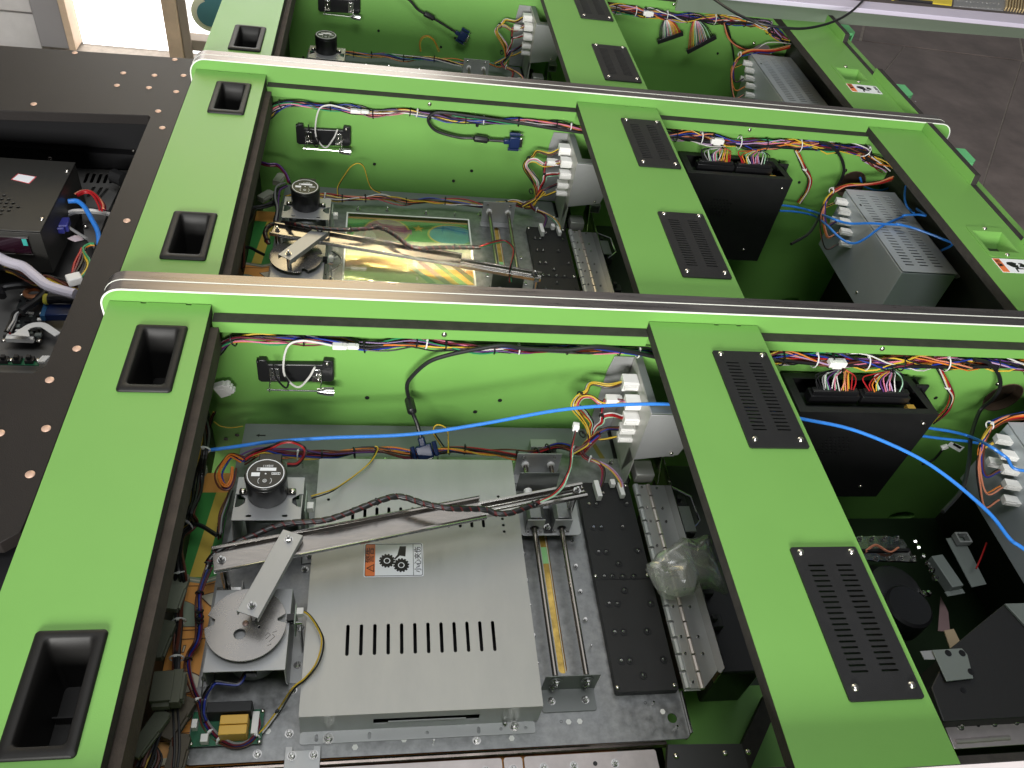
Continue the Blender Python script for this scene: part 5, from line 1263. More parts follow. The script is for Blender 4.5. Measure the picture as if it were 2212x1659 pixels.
# ================================================================ RIGHT BAYS
# ---- black computer box with two wide ribbon plugs
def computer(n, lab):
    t = thing("computer_box", lab, "computer", (1.09, -.05, -.09), "black computer boxes in the right bays")
    x0, x1 = 0.9735, 1.2080; yf, yb = -.0880, -.0060; zt, zb = -.0900, -.3050
    holes = [circ(1.065+.0075*(k-3)+.004*(j % 2), -.150-.0075*j, .0019, 8) for j in range(6) for k in range(7) if abs(k-3)+abs(j-2.5) < 4.6]
    part("front_sheet", MB().prism([[(x0, zb), (x1, zb), (x1, zt), (x0, zt)]]+holes, yf-.0013, yf, "y"), BLACKP, t)
    part("shell", MB().box((x0, yf+.001, zb), (x0+.0013, yb, zt-.002)).box((x1-.0013, yf+.001, zb), (x1, yb, zt-.002)).box((x0+.0014, yb-.0013, zb), (x1-.0014, yb, zt-.006)).box((x0+.0014, yf+.0011, zb), (x1-.0014, yb-.0014, zb+.0013)), BLACKP, t)
    part("top_frame", MB().prism([[(x0, yf), (x1, yf), (x1-.012, yb), (x0, yb)], [(x0+.014, yf+.010), (x1-.014, yf+.010), (x1-.022, yb-.012), (x0+.014, yb-.012)]], zt-.0015, zt), BLACKP, t, bevel=.0004)
    part("ear", MB().box((x1-.010, -.030, zt-.014), (x1+.012, -.026, zt+.002)), BLACKP, t)
    part("board", MB().box((x0+.02, -.062, zt-.050), (x1-.02, -.030, zt-.020)), PCBK, t)
    part("orange_part", MB().box((x1-.040, -.072, zt-.016), (x1-.027, -.062, zt-.008)), CAPY, t)
    for x in (x1-.016,): put("screw", "pan_screw", t, (x, yf-.0014, zt-.022), UPY, .8)
    put("screw", "pan_screw", t, (x1-.045, yf-.0014, zb+.030), UPY, .8)
    for k, cx in enumerate((1.043, 1.130)):
        part("ribbon_plug", MB().box((cx-.041, -.060, zt-.012), (cx+.041, -.042, zt+.004)).box((cx-.038, -.056, zt+.0041), (cx+.038, -.046, zt+.010)), BLACKS, t, bevel=.0006)
    move(t, n)
computer(0, "large black computer box with two wide plugs behind the blue cable, nearest cabinet"); computer(1, "large black computer box with vent dots in the middle cabinet")
def ribbon(n, k, top, cx, zt, lab, rng, loose=None):
    t = thing("ribbon_fan", lab, "wire fan", top, "fans of coloured wires")
    rnd = random.Random(k*7+n)
    seqs = [["black","black","black","grey","white","mint","purple","white","pink","mint","white","salmon","yellow","salmon","orange","yellow","red","red"], ["red","red","orange","yellow","mint","white","purple","pink","lilac","pink","lilac","white","black","mint","black","black"]][k]
    N = len(seqs)
    for i, col in enumerate(seqs):
        f = i/(N-1)*2-1
        if loose is None:
            e = Vector((cx+f*.030, -.051+rnd.uniform(-.003, .003), zt+.010)); m1 = Vector((cx+f*.034+rng*.2+rnd.uniform(-.004, .004), -.040+rnd.uniform(-.010, .010), zt+.022)); s0 = Vector(top)+Vector((f*.004, rnd.uniform(-.003, .003), 0))
            P = [s0, s0.lerp(m1, .45)+Vector((f*.008, 0, 0)), m1, e]
        else:
            a, b = loose; e = a.lerp(b, (f+1)/2); s0 = Vector(top)+Vector((f*.004, 0, 0)); P = [s0, s0.lerp(e, .4)+Vector((f*.007, -.004, .002)), s0.lerp(e, .8)+Vector((f*.004, -.004, 0)), e]
        part("wire", MB().tube(spline(P, 5), .0010, 5), WIREC[col], t)
    tie(t, top, (0, 0, 1), .0058, TIEK)
    if loose is not None:
        a, b = loose; d = (b-a); q = d.normalized(); u = Vector((0, 1, 0)); v = q.cross(u).normalized(); u = v.cross(q)
        rot = Matrix((q, u, v)).transposed(); part("wide_plug", MB().obox((a+b)/2 - v*.002, (d.length*1.18, .009, .012), rot), BLACKS, t, bevel=.0006)
    move(t, n)
for n in (0, 1):
    w_ = CABW[n]
    ribbon(n, 0, (1.060, -.018, -.066), 1.043, -.090, "black to red fan of wires above the computer box of the " + w_, -.01)
    ribbon(n, 1, (1.146, -.018, -.066), 1.130, -.090, "red to black fan of wires above the computer box of the " + w_, -.02)
a = yP(-.03, "B", 2060, 262, 2200, 215, n=2); a2 = yP(-.03, "C", 40, 325, 200, 240, n=2)
ribbon(2, 0, yP(-.02, "B", 2105, 120, n=2)[0], 0, 0, "left loose fan of wires ending in a wide black plug, farthest cabinet", 0, loose=(a[0], a[1]))
ribbon(2, 1, yP(-.02, "C", 85, 120, n=2)[0], 0, 0, "right loose fan of wires ending in a wide black plug, farthest cabinet", 0, loose=(a2[0], a2[1]))
# side branch beside the computer
for n in (0, 1):
    t = thing("branch_wires", "red yellow and white branch of wires bending down beside the computer of the " + CABW[n], "wire bundle", (1.25, -.02, -.1), "branches of wires beside the computers")
    P = yP(-.016, "U", 205, 100, 240, 180, 270, 260, 310, 340, 270, 430, 200, 500, 150, 545)
    wires(t, P, ["yellow", "white", "red", "red", "black", "maroon"], .0012, .0040, .6, 7, seed=n); q = P[2]; tie(t, q, (0, 0, 1), .0044)
    move(t, n)
    t = thing("power_lead", "black round cable drooping from the harness past the round hole, " + CABW[n], "cable", (1.33, -.02, -.1), "black round cables in the right bays")
    P = yP(-.022, "V", 1500, 245, 1600, 275, 1680, 370, 1710, 480, 1680, 580, 1610, 680, n=1) + zP(-.16, "V", 1530, 800, 1480, 920, 1400, 1040, 1250, 1130, n=1)
    part("cable", MB().tube(spline(P, 9), .0032, 10), RUBBER, t); move(t, n)
    t = thing("port_liner", "dark round hole lined with brown edge in the far wall of the " + CABW[n], "hole liner", (hc.x, .002, hc.z), "round holes in the far walls")
    part("liner", MB().prism([[(hc.x + r_*math.cos(a), hc.z + r_*math.sin(a)) for a in [2*math.pi*k/24 for k in range(24)]] for r_ in (.0339, .0325)], .0002, .0180, "y"), mat("raw brown edge", (.13,.085,.055), .8), t)
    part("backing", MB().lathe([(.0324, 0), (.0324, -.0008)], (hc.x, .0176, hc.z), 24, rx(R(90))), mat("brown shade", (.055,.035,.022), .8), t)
    move(t, n)
PSUM = mat('pale blue grey enamel', (.46,.50,.52), .42, .25, var=.05)
# ---- power supplies
def psu(n, lab):
    t = thing("power_supply", lab, "power supply", (1.39, -.24, -.15), "grey power supplies")
    x0, x1, y0, y1, zt, zb = 1.333, 1.450, -.378, -.094, -.100, -.245
    sl = []
    for j, cx in enumerate((1.358, 1.389, 1.420)):
        for k in range(26): sl.append(slot(cx, y0+.022+k*.0096, .0205, .0034, 0, 1))
    top = part("lid", MB().prism([[(x0, y0), (x1, y0), (x1, y1), (x0, y1)]]+sl, zt-.001, zt), PSUM, t)
    part("body", MB().box((x0+.0003, y0+.0003, zb), (x1-.0003, y1-.0003, zt-.004)), PSUM, t, bevel=.0008)
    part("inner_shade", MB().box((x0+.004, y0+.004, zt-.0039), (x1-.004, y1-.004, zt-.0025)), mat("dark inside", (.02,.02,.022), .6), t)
    part("flange", MB().prism([[(x1, y0+.010), (x1+.004, y0), (x1+.016, y0+.006), (x1+.016, y1-.006), (x1, y1)], circ(x1+.009, y0+.018, .003, 8), circ(x1+.009, y1-.02, .003, 8)], zt-.012, zt-.0105), SHEET2, t)
    for y in (y0+.030, y0+.085): put("screw", "pan_screw", t, (x0-.0001, y, zb+.022), (0, R(-90), 0), .8)
    part("cap_mark", MB().prism([(1.3405, -.150), (1.3445, -.150), (1.3445, -.157), (1.3405, -.157)], zt, zt+.0003), BLACK_S, t)
    for k, (y, z) in enumerate(((-.115, -.118), (-.140, -.126), (-.158, -.140), (-.178, -.152), (-.132, -.155), (-.195, -.170))):
        q = thing("power_plug", "white plug number on the power supply", "plug", (x0-.014, y, z), "white plugs on the power supplies")
        q["label"] = ("%s white plug on the side of the power supply in the %s" % (("topmost short", "second from top", "third from top", "fourth from top", "inner right", "lowest")[k], CABW[n]))
        plug(q, (x0-.013, y, z), (.032, .013, .011), rz(R(-12))); move(q, n)
    t2 = thing("plug_wires", ("coloured wires curling into the white plugs of the power supply, " + CABW[n]), "wire bundle", (1.3, -.13, -.12), "wires at the power supplies")
    P0 = [Vector((1.452, -.060, -.085)), Vector((1.42, -.070, -.092)), Vector((1.38, -.082, -.094)), Vector((1.335, -.088, -.096)), Vector((1.302, -.100, -.105))]
    wires(t2, P0, ["orange", "yellow", "red", "black", "brown", "salmon", "blue"], .0015, .0055, .8, 7, seed=n)
    for k, (y, z, cols) in enumerate(((-.118, -.122, ("yellow", "yellow", "black")), (-.158, -.142, ("blue", "black", "brown")), (-.180, -.155, ("salmon", "orange")), (-.195, -.172, ("salmon", "black")))):
        wires(t2, [Vector((1.302, -.100, -.105)), Vector((1.286-.004*k, -.115-.010*k, -.115-.008*k)), Vector((1.285-.002*k, y-.004, z-.008)), Vector((1.306, y, z))], list(cols), .0014, .0032, 1, 7, seed=k+n)
    tie(t2, (1.300, -.098, -.104), (1, .3, 0), .0066); move(t2, n)
    move(t, n)
for n, l in ((0, "light grey power supply at the right edge of the nearest cabinet"), (1, "slotted grey power supply crossed by two blue cables in the middle cabinet"), (2, "dim grey power supply in the right bay of the farthest cabinet")): psu(n, l)
lead(2, yP(-.03, "C", 270, 150, 300, 250, 380, 310, 500, 340, 640, 380, 700, 400, n=2), ("orange", "salmon", "red", "black"), "orange wires arching to a small white plug in the farthest right bay", .0015, .004)
lead(2, yP(-.03, "C", 480, 320, 540, 280, 620, 275, 700, 285, n=2), ("white",), "single white wire bowed against the farthest right wall", .0013, .0003)
lead(2, yP(-.02, "C", 230, 100, 290, 180, 320, 300, 335, 400, n=2), ("black",), "straight black wire hanging from the farthest harness", .0024, .0003)
o = thing("cable_plug", "small white plug hanging at the end of the orange wires in the farthest bay", "plug", yP(-.04, "C", 725, 405, n=2)[0]); plug(o, yP(-.04, "C", 725, 405, n=2)[0], (.024, .010, .012), ry(R(15))); move(o, 2)
# ---- labelled small lead in the nearest right bay
t = thing("tagged_lead", "thin dark lead carrying a white paper tag below the blue cables", "tagged wire", yP(-.05, "U", 350, 740)[0])
wires(t, yP(-.05, "U", 60, 890, 160, 850, 230, 770, 260, 740), ["black"], .0022, .0003, 0); a = yP(-.055, "U", 300, 705, 410, 750, 370, 790, 270, 735)
part("tag", MB().add([p for p in a] + [p + Vector((0, .0006, 0)) for p in a], [(0,1,2,3), (7,6,5,4), (0,4,5,1), (1,5,6,2), (2,6,7,3), (3,7,4,0)]), WHITE_S, t)
a = yP(-.0555, "U", 325, 715, 390, 750, 375, 765, 315, 730); part("bar_mark", MB().add([p for p in a] + [p + Vector((0, .0004, 0)) for p in a], [(0,1,2,3), (7,6,5,4), (0,4,5,1), (1,5,6,2), (2,6,7,3), (3,7,4,0)]), BLACK_S, t)
q = yP(-.05, "U", 255, 745)[0]; part("boot", MB().tube([q+Vector((-.006,0,-.004)), q+Vector((.003,0,.002))], .0045, 8), WHITEP, t)

# ---- dark machinery low in the nearest right bay
zz = -.30
ctr = zP(zz, "R", 480, 620)[0]
t = thing("loudspeaker", "black loudspeaker with a bright studded rim low in the nearest right bay", "speaker", ctr)
part("magnet", MB().lathe([(.042, -.05), (.050, -.045), (.052, -.01), (.040, .004), (.030, .006)], ctr, 28), BLACKS, t)
c2 = zP(zz+.02, "R", 560, 720)[0]; part("cup", MB().lathe([(.030, -.05), (.036, -.04), (.036, 0), (.032, .004), (.004, .003)], c2, 24), BLACKS, t)
c3 = zP(zz+.01, "R", 430, 400)[0]
part("rim", MB().prism([[(c3.x-.060, c3.y-.014), (c3.x+.045, c3.y-.020), (c3.x+.040, c3.y+.022), (c3.x+.015, c3.y+.030), (c3.x-.045, c3.y+.028)]], c3.z-.004, c3.z), mat("crumpled foil", (.34,.34,.35), .18, 1.0, bump=1.0, bscale=40), t)
for k in range(9):
    x = c3.x-.048+.011*k; put("bolt", "nut_stud", t, (x, c3.y+(.024 if k % 2 else -.014), c3.z), None, .8)
part("strap", MB().box((c3.x-.045, c3.y-.001, c3.z+.001), (c3.x+.04, c3.y+.003, c3.z+.004)), BLACKS, t)
wires(t, [c3+Vector((-.04, .0, .003)), c3+Vector((-.02, .008, .008)), c3+Vector((0, -.004, .006)), c3+Vector((.02, .004, .006))], ["salmon", "salmon"], .0012, .002, 1)
t = thing("chrome_chain", "line of small bright links right of the loudspeaker", "chain", zP(zz, "R", 600, 340)[0])
for k, (a, b) in enumerate(((595, 345), (615, 380), (640, 430), (665, 470), (690, 510), (712, 555), (640, 645), (672, 645))):
    p = zP(zz+.02, "R", a, b)[0]; part("link", MB().lathe([(.002, -.003), (.005, -.002), (.005, .002), (.002, .003)], p, 10, rx(R(40*k)) @ ry(R(60))), CHROME, t)
t = thing("transformer", "small grey laminated block beside the bright links", "transformer", zP(zz, "R", 765, 530)[0])
p = zP(zz, "R", 765, 530)[0]; part("core", MB().obox(p, (.022, .058, .02), rz(R(8))), GREYP, t, bevel=.001); part("foot", MB().obox(p+Vector((.004, -.032, -.004)), (.034, .008, .002), rz(R(8))), GREYP, t)
t = thing("lamp_bracket", "thin metal bracket with a red wire deep in the nearest right bay", "bracket", zP(zz, "R", 900, 450)[0])
a = xy(zP(zz, "R", 775, 325, 870, 310, 1010, 590, 925, 608)); part("plate", MB().prism([a], zz-.0015, zz), GREYP, t)
p = zP(zz+.01, "R", 870, 325)[0]; part("socket", MB().prism([rrect(p.x-.012, p.y-.010, p.x+.012, p.y+.010, .001), rrect(p.x-.009, p.y-.007, p.x+.009, p.y+.007, .001)], p.z-.006, p.z+.004), WHITEP if False else mat("grey plastic", (.25,.26,.25), .5), t)
wires(t, zP(zz+.02, "R", 950, 500, 980, 430, 1010, 350), ["red"], .0013, .0002, 0)
t = thing("paper_strip", "folded brown paper strip in the shadow below the grey block", "paper", zP(-.35, "R", 780, 850)[0])
a = xy(zP(-.35, "R", 745, 660, 790, 750, 800, 865, 730, 860)); part("sheet", MB().prism([a], -.352, -.351), mat("dusty pink paper", (.20,.13,.13), .8), t)
a = xy(zP(-.345, "R", 765, 860, 820, 850, 855, 920, 800, 962)); part("sheet", MB().prism([a], -.347, -.345), mat("tan paper", (.42,.32,.20), .8), t)
# black cash box with grey latch plate and lid
t = thing("cash_box", "big matt black box with a grey latch plate at the bottom right", "cash box", (1.1, -.48, -.12))
zc = -.130
a = xy(zP(zc, "R", 1115, 705, 960, 830, 800, 965, 690, 1190, 760, 1388)); nx = a[-1][0]
part("body", MB().prism([[a[0], a[1], a[2], a[3], (a[4][0], a[4][1]), (1.34, a[4][1]), (1.34, a[0][1])]], zc-.12, zc), mat("matt black sheet", (.012,.012,.0125), .55, bump=.3, bscale=900), t, bevel=.001)
a2 = xy(zP(zc+.004, "R", 1118, 703)); part("lid", MB().prism([[(a2[0][0], a2[0][1]), (1.33, a2[0][1]), (1.33, a2[0][1]-.13), (a2[0][0]+.045, a2[0][1]-.13)]], zc+.0005, zc+.004), GREYP, t, bevel=.0005)
put("screw", "pan_screw", t, (a2[0][0]+.028, a2[0][1]-.045, zc+.004), None, .7)
b = xy(zP(zc+.006, "R", 695, 973, 868, 963, 900, 1000, 935, 1138, 778, 1155)); part("latch_plate", MB().prism([b], zc+.0045, zc+.006), GREYP, t, bevel=.0004)
b = xy(zP(zc+.003, "R", 625, 980, 693, 975, 715, 1028, 650, 1028)); part("latch_tongue", MB().prism([b], zc+.002, zc+.003), SHEET2, t)
for aa, bb in ((787, 992), (868, 992), (920, 1100)): q = zP(zc+.006, "R", aa, bb)[0]; put("screw", "dark_screw", t, q, None, 1.4)
put("screw", "dark_screw", t, zP(zc, "R", 875, 1208)[0], None, 1.2)
t = thing("hinge_bar", "pinkish hinge bar with screws below the black box at the bottom right", "hinge bar", (1.15, -.53, -.2), "long flat hinge bars along the near edge")
z9 = -.150
a = xy(zP(z9, "R", 760, 1395, 1228, 1362, 1228, 1512, 825, 1548)); part("leaf", MB().prism([[a[0], (1.40, a[1][1]), (1.40, a[2][1]), a[3]]], z9-.0025, z9), MATS["pinkish steel leaf"], t, bevel=.0004)
for aa, bb in ((855, 1418), (1048, 1398), (1175, 1388)): put("screw", "nut_stud", t, zP(z9, "R", aa, bb)[0], None, .8)
put("hole", "dark_screw", t, zP(z9, "R", 960, 1410)[0], None, .8)
for k in range(3):
    q = zP(z9, "R", 885+100*k, 1502-8*k)[0]; part("knuckle", MB().tube([q+Vector((-.013, 0, 0)), q+Vector((.013, 0, 0))], .0032, 8), MATS["pinkish steel leaf"], t)

# ---- crumpled clear plastic bag over the hinge strip
bagm = bpy.data.materials.new("clear plastic film"); bagm.use_nodes = True
nt = bagm.node_tree; nt.nodes.clear()
out = nt.nodes.new("ShaderNodeOutputMaterial"); mix = nt.nodes.new("ShaderNodeMixShader"); tr = nt.nodes.new("ShaderNodeBsdfTransparent"); gl = nt.nodes.new("ShaderNodeBsdfGlossy"); df = nt.nodes.new("ShaderNodeBsdfDiffuse"); m2 = nt.nodes.new("ShaderNodeMixShader"); fr_ = nt.nodes.new("ShaderNodeLayerWeight")
gl.inputs["Roughness"].default_value = .2; df.inputs[0].default_value = (.80, .80, .74, 1); tr.inputs[0].default_value = (.90, .91, .88, 1); fr_.inputs[0].default_value = .35
ma = nt.nodes.new("ShaderNodeMath"); ma.operation = "MULTIPLY_ADD"; ma.inputs[1].default_value = .8; ma.inputs[2].default_value = .06
nt.links.new(fr_.outputs[1], ma.inputs[0]); nt.links.new(ma.outputs[0], mix.inputs[0]); m2.inputs[0].default_value = .27
nt.links.new(tr.outputs[0], m2.inputs[1]); nt.links.new(df.outputs[0], m2.inputs[2]); nt.links.new(m2.outputs[0], mix.inputs[1]); nt.links.new(gl.outputs[0], mix.inputs[2]); nt.links.new(mix.outputs[0], out.inputs[0])
def bag(n_, outline, z0, h, seed):
    """film surface: a pillow over the outline, broken into sharp folds"""
    c = sum((Vector((p.x, p.y, 0)) for p in outline), Vector())/len(outline); vs = []; fs = []
    RN, AN = 16, 64; n = len(outline)
    for i in range(RN+1):
        f = i/RN
        for k in range(AN):
            u = k/AN*n; i0 = int(u) % n; e = Vector((outline[i0].x, outline[i0].y, 0)).lerp(Vector((outline[(i0+1) % n].x, outline[(i0+1) % n].y, 0)), u-int(u))
            p = c.lerp(e, f)
            q = Vector((p.x*38+seed, p.y*38, 0)); r1 = 1-abs(noise.noise(q*.62))*2.2; r2 = 1-abs(noise.noise(q*1.3+Vector((5, 1, 2))))*2
            z = z0 + h*math.sqrt(max(0, 1-f**2.2)) + h*.40*r1 + h*.10*r2
            vs.append((p.x + noise.noise(q+Vector((9, 9, 9)))*.006, p.y + noise.noise(q+Vector((3, 7, 9)))*.006, z))
    for i in range(RN):
        for k in range(AN): fs.append((i*AN+k, i*AN+(k+1) % AN, (i+1)*AN+(k+1) % AN, (i+1)*AN+k))
    return MB().add(vs, fs)
ol = zP(-.185, "P", 1430, 1010, 1560, 900, 1720, 780, 1900, 790, 1990, 775, 2060, 900, 2110, 1100, 2170, 1260, 2000, 1170, 1900, 1190, 1850, 1260, 1700, 1285, 1560, 1230, 1480, 1120)
t = thing("plastic_bag", "crumpled clear plastic bag lying over the hinge strip beside the centre beam", "plastic bag", (0.75, -.30, -.2))
part("film", bag(0, ol, -.200, .020, 0), bagm, t, sharp=20)
part("film", bag(0, [p + Vector((.004, .003, 0)) for p in ol], -.215, .012, 9), bagm, t, sharp=20)

# ================================================================ THE DARK MACHINE AT THE LEFT
zb0 = -.03
t = thing("dark_cabinet", "dark brown cabinet back with copper screw caps at the left edge", "arcade cabinet", (-.3, .2, zb0))
fx = zP(zb0, "A", 0, 295, 1215, 378)
yF = lambda x: fx[0].y + (x-fx[0].x)*(fx[1].y-fx[0].y)/(fx[1].x-fx[0].x)
op = [(-.72, -.105), (-.070, -.105), (-.058, -.092), (-.059, .530), (-.064, .536), (-.72, .478)]
bot = zP(zb0, "G", 0, 192, 130, 130, 168, 50)
outl = [(-.75, yF(-.75)), (-.0145, yF(-.0145)), (-.0145, bot[2].y+.02), (bot[2].x, bot[2].y), (bot[1].x, bot[1].y), (bot[0].x, bot[0].y-.002), (-.75, bot[0].y-.01)]
brd = part("top_board", MB().prism([outl, op], zb0-.018, zb0), BROWNB, t, bevel=.0008)
part("lower_board", MB().box((-.75, -.70, -.075), (-.0145, bot[0].y+.05, -.060)), mat("near black board", (.007,.007,.008), .55, spec=.25), t)
caps = [("A", q) for q in ((485,342),(1133,386),(799,473),(1001,488),(1190,489),(758,553),(965,568),(1142,594),(219,674),(1025,720),(1052,828),(822,1430))] + [("D", q) for q in ((498,600),(322,803),(299,1118),(195,1415),(0,1148))]
for r, (a, b) in caps: put("screw_cap", "cap_screw", t, zP(zb0, r, a, b)[0])
well = MB().box((-.72, .660, -.255), (-.03, .672, zb0-.019)).box((-.0380, -.115, -.255), (-.031, .659, zb0-.019)).box((-.72, -.125, -.255), (-.039, -.112, zb0-.019))
part("well_side", well, mat("near black board", (.007,.007,.008), .55, spec=.25), t)
bsh = [slot(-.235+.019*k, .650-.668+.60, .0050, .050, R(-8), 3) for k in range(0)]
part("well_floor", MB().box((-.72, -.112, -.262), (-.039, .659, -.256)), mat("dim grey floor sheet", (.20,.195,.185), .45, .4, var=.12, vscale=6), t)
part("dark_step", MB().box((-.72, .640, -.2555), (-.04, .659, -.175)), mat("near black board", (.007,.007,.008), .55, spec=.25), t)
# slotted shelf, slightly higher
zsf = -.205
p = zP(zsf, "L", 1040, 565, 1745, 590, 1480, 1120, 1280, 1659, 1150, 1500)
sl = []
for (a, b, c_, d_) in ((1205,615,1145,765), (1290,620,1235,765), (1380,625,1325,770), (1465,630,1415,770), (1540,650,1500,770), (1290,800,1190,960), (1390,810,1280,985), (1475,820,1330,1000)):
    u, v = zP(zsf, "L", a, b, c_, d_); mid = (u+v)/2; d = u-v; sl.append(slot(mid.x, mid.y, d.length*.95, .0062, math.atan2(d.y, d.x), 2))
part("slotted_shelf", MB().prism([[(q.x, q.y) for q in reversed(p)]] + sl, zsf-.0015, zsf), MATS["dim grey floor sheet"], t)

zt = -.12
p = zP(zt, "L", 1030, 480, 545, 1425)
t = thing("computer_box", "black computer box with a red-edged sticker and small display at the far left", "computer", (-.3, .4, zt))
bx1, by1 = p[0].x, p[0].y; bx0_, by0 = p[1].x, p[1].y
sk = (bx1-bx0_)/(by1-by0)
hl = []
for (a, b) in ((55,933),(25,983),(118,987),(5,1032),(90,1035),(180,1040),(65,1083),(150,1088),(247,1092),(28,1137),(122,1139),(10,1187)):
    q = zP(zt, "L", a, b)[0]; hl.append(circ(q.x, q.y, .0030, 8))
part("lid", MB().prism([[(-.60, by1), (bx1, by1), (bx0_, by0), (-.60, by0)]]+hl, zt-.0015, zt), mat("charcoal sheet", (.030,.029,.026), .45, bump=.3, bscale=900), t, bevel=.0006)
part("body", MB().prism([[(-.60, by1-.001), (bx1-.001, by1-.001), (bx0_-.001, by0+.001), (-.60, by0+.001)]], zt-.085, zt-.004), MATS["charcoal sheet"], t, bevel=.0006)
part("display", MB().box((-.5, by0-.0040, zt-.042), (bx0_-.022, by0-.0001, zt-.012)), mat("dark display", (.02,.006,.012), .08), t)
part("display_corner", MB().box((bx0_-.030, by0-.0050, zt-.026), (bx0_-.023, by0-.0041, zt-.013)), mat("teal film", (.05,.40,.35), .4), t)
part("display_rim", MB().box((-.5, by0-.0052, zt-.0112), (bx0_-.020, by0-.0001, zt-.0100)).box((-.5, by0-.0052, zt-.0440), (bx0_-.020, by0-.0001, zt-.0425)), CHROME, t)
stq = xy(zP(zt, "L", 150, 715, 245, 635, 500, 678, 400, 775)); s2 = [(sum(q[0] for q in stq)/4 + (x-sum(q[0] for q in stq)/4)*.88, sum(q[1] for q in stq)/4 + (y-sum(q[1] for q in stq)/4)*.86) for x, y in stq]
part("sticker", MB().prism([stq], zt+.0001, zt+.0003), mat("red sticker rim", (.55,.10,.11), .5), t); part("sticker_face", MB().prism([s2], zt+.0003, zt+.0005), WHITE_S, t)
for a, b in ((910, 600), (570, 1255)): put("screw", "pan_screw", t, zP(zt, "L", a, b)[0])
for r, a, b, z in (("L",683,435,-.18), ("L",1815,325,-.12), ("L",1165,1350,-.20)):
    o = single("loose_screw", MB().lathe([(.0042,0),(.004,.002),(.002,.0035)], zP(z, r, a, b)[0], 12), NICKEL, {683: "bright screw behind the charcoal computer box", 1815: "bright screw in the upper corner of the dark opening", 1165: "bright screw cluster right of the navy plug"}[a], "screw")
grpL = None
def zl(z, r, *p): return zP(z, r, *p)
t = thing("monitor_plug", "blue-violet monitor plug at the lower right corner of the charcoal box", "plug", zl(-.17, "L", 790, 1330)[0])
p = zl(-.165, "L", 790, 1330)[0]; part("shell", MB().obox(p, (.036, .026, .014), rz(R(8))).obox(p+Vector((-.002, -.017, 0)), (.034, .006, .012), rz(R(8))), mat("violet shell", (.03,.035,.22), .35), t, bevel=.002)
wires(t, zl(-.17, "L", 920, 1360, 1020, 1420, 1180, 1520), ["grey"], .0026, .0002, 0)
cable("network_cable", "blue network cable bending down inside the dark left cabinet", "network cable", zl(-.15, "L", 930, 1010, 1050, 1010, 1150, 1090, 1250, 1260, 1330, 1420, 1350, 1600), .0042, BLUEC, GB)
t = thing("plug_wires", "short red wires arching left of the slotted shelf", "wire bundle", zl(-.15, "L", 1040, 920)[0]); wires(t, zl(-.15, "L", 1040, 920, 1130, 880, 1230, 890, 1330, 970, 1380, 1060, 1380, 1120), ["red", "red", "salmon", "red", "maroon"], .0018, .0045, 1, 7)
t = thing("plug_wires", "pair of white cords crossing under the blue cable at the left", "wire bundle", zl(-.17, "L", 880, 1180)[0]); wires(t, zl(-.17, "L", 880, 1190, 1000, 1145, 1150, 1140, 1300, 1150, 1500, 1185), ["white", "grey", "black"], .0026, .0038, .3, 7)
cable("white_sleeve", "thick white sleeved cable bundle slanting across the dark opening", "cable", zl(-.16, "M", -200, 120, 0, 235, 120, 290, 280, 340, 420, 450, 560, 560, 720, 620, 910, 670), .0085, mat("white sleeving", (.62,.58,.66), .55, bump=.8, bscale=90), None)
t = thing("wire_harness", "yellow and brown wires following the white sleeved bundle at the left", "wire harness", zl(-.17, "M", 170, 380)[0]); c = wires(t, zl(-.175, "M", 60, 350, 170, 385, 300, 460, 450, 530) + zl(-.165, "M", 560, 460, 700, 500, 850, 560, 950, 600), ["yellow", "brown", "purple", "black", "yellow", "brown"], .0018, .007, 1, 8)
t = thing("wire_harness", "maroon yellow and orange wires rising along the right side of the dark opening", "wire harness", zl(-.16, "M", 930, 500)[0])
wires(t, zl(-.15, "M", 880, 470, 930, 350, 980, 200, 1010, 120), ["maroon", "maroon", "red", "black"], .0020, .005, .5, 7); wires(t, zl(-.15, "M", 960, 490, 1040, 390, 1060, 300, 1010, 200, 1000, 120, 1080, 70, 1150, 70), ["yellow", "orange", "black", "green"], .0020, .0045, .5, 7, seed=2)
part("white_boot", MB().obox(zl(-.15, "M", 900, 490)[0], (.022, .018, .014), rz(R(30))), WHITEP, t, bevel=.002)
t = thing("circuit_board", "cluttered dark circuit board with white flat cable at the left edge", "circuit board", zl(-.235, "M", 300, 1000)[0])
zz = -.232
a = xy(zl(zz, "M", 40, 1240, 470, 1240, 600, 770, 260, 680)); part("board", MB().prism([a], zz-.0016, zz), PCBK, t)
for q in a: put("screw", "pan_screw", t, (q[0], q[1]+.001, zz))
rnd = random.Random(4)
for k in range(46):
    u, v = rnd.random(), rnd.random(); e = Vector(a[0]).lerp(Vector(a[1]), u).lerp(Vector(a[3]).lerp(Vector(a[2]), u), .06+.88*v); s = rnd.uniform(.0015, .0048); h = rnd.uniform(.001, .0045)
    part("chip", MB().box((e.x-s, e.y-s*.7, zz), (e.x+s, e.y+s*.7, zz+h)), (BLACKS, BLACKS, GREYP, PCBK, WHITEP, CHROME)[rnd.choice((0, 1, 0, 2, 3, 3, 4, 5, 2))], t)
p = zl(zz+.012, "M", 405, 655)[0]; part("coil", MB().tube([p + Vector((.0125*math.cos(q), .0105*math.sin(q), 0)) for q in [2*math.pi*k/20 for k in range(21)]], .0042, 8, cap=False), mat("copper coil", (.65,.28,.14), .3, .7), t)
p = zl(zz+.004, "M", 240, 1220)[0]; part("flat_plug", MB().box((p.x-.020, p.y-.003, zz), (p.x+.020, p.y+.004, zz+.008)), WHITEP, t, bevel=.0005)
fc = zl(zz+.018, "M", 250, 1180, 300, 1100, 400, 1050, 520, 1050, 620, 1110, 700, 1165); fcs = spline(fc, 6); vs = []
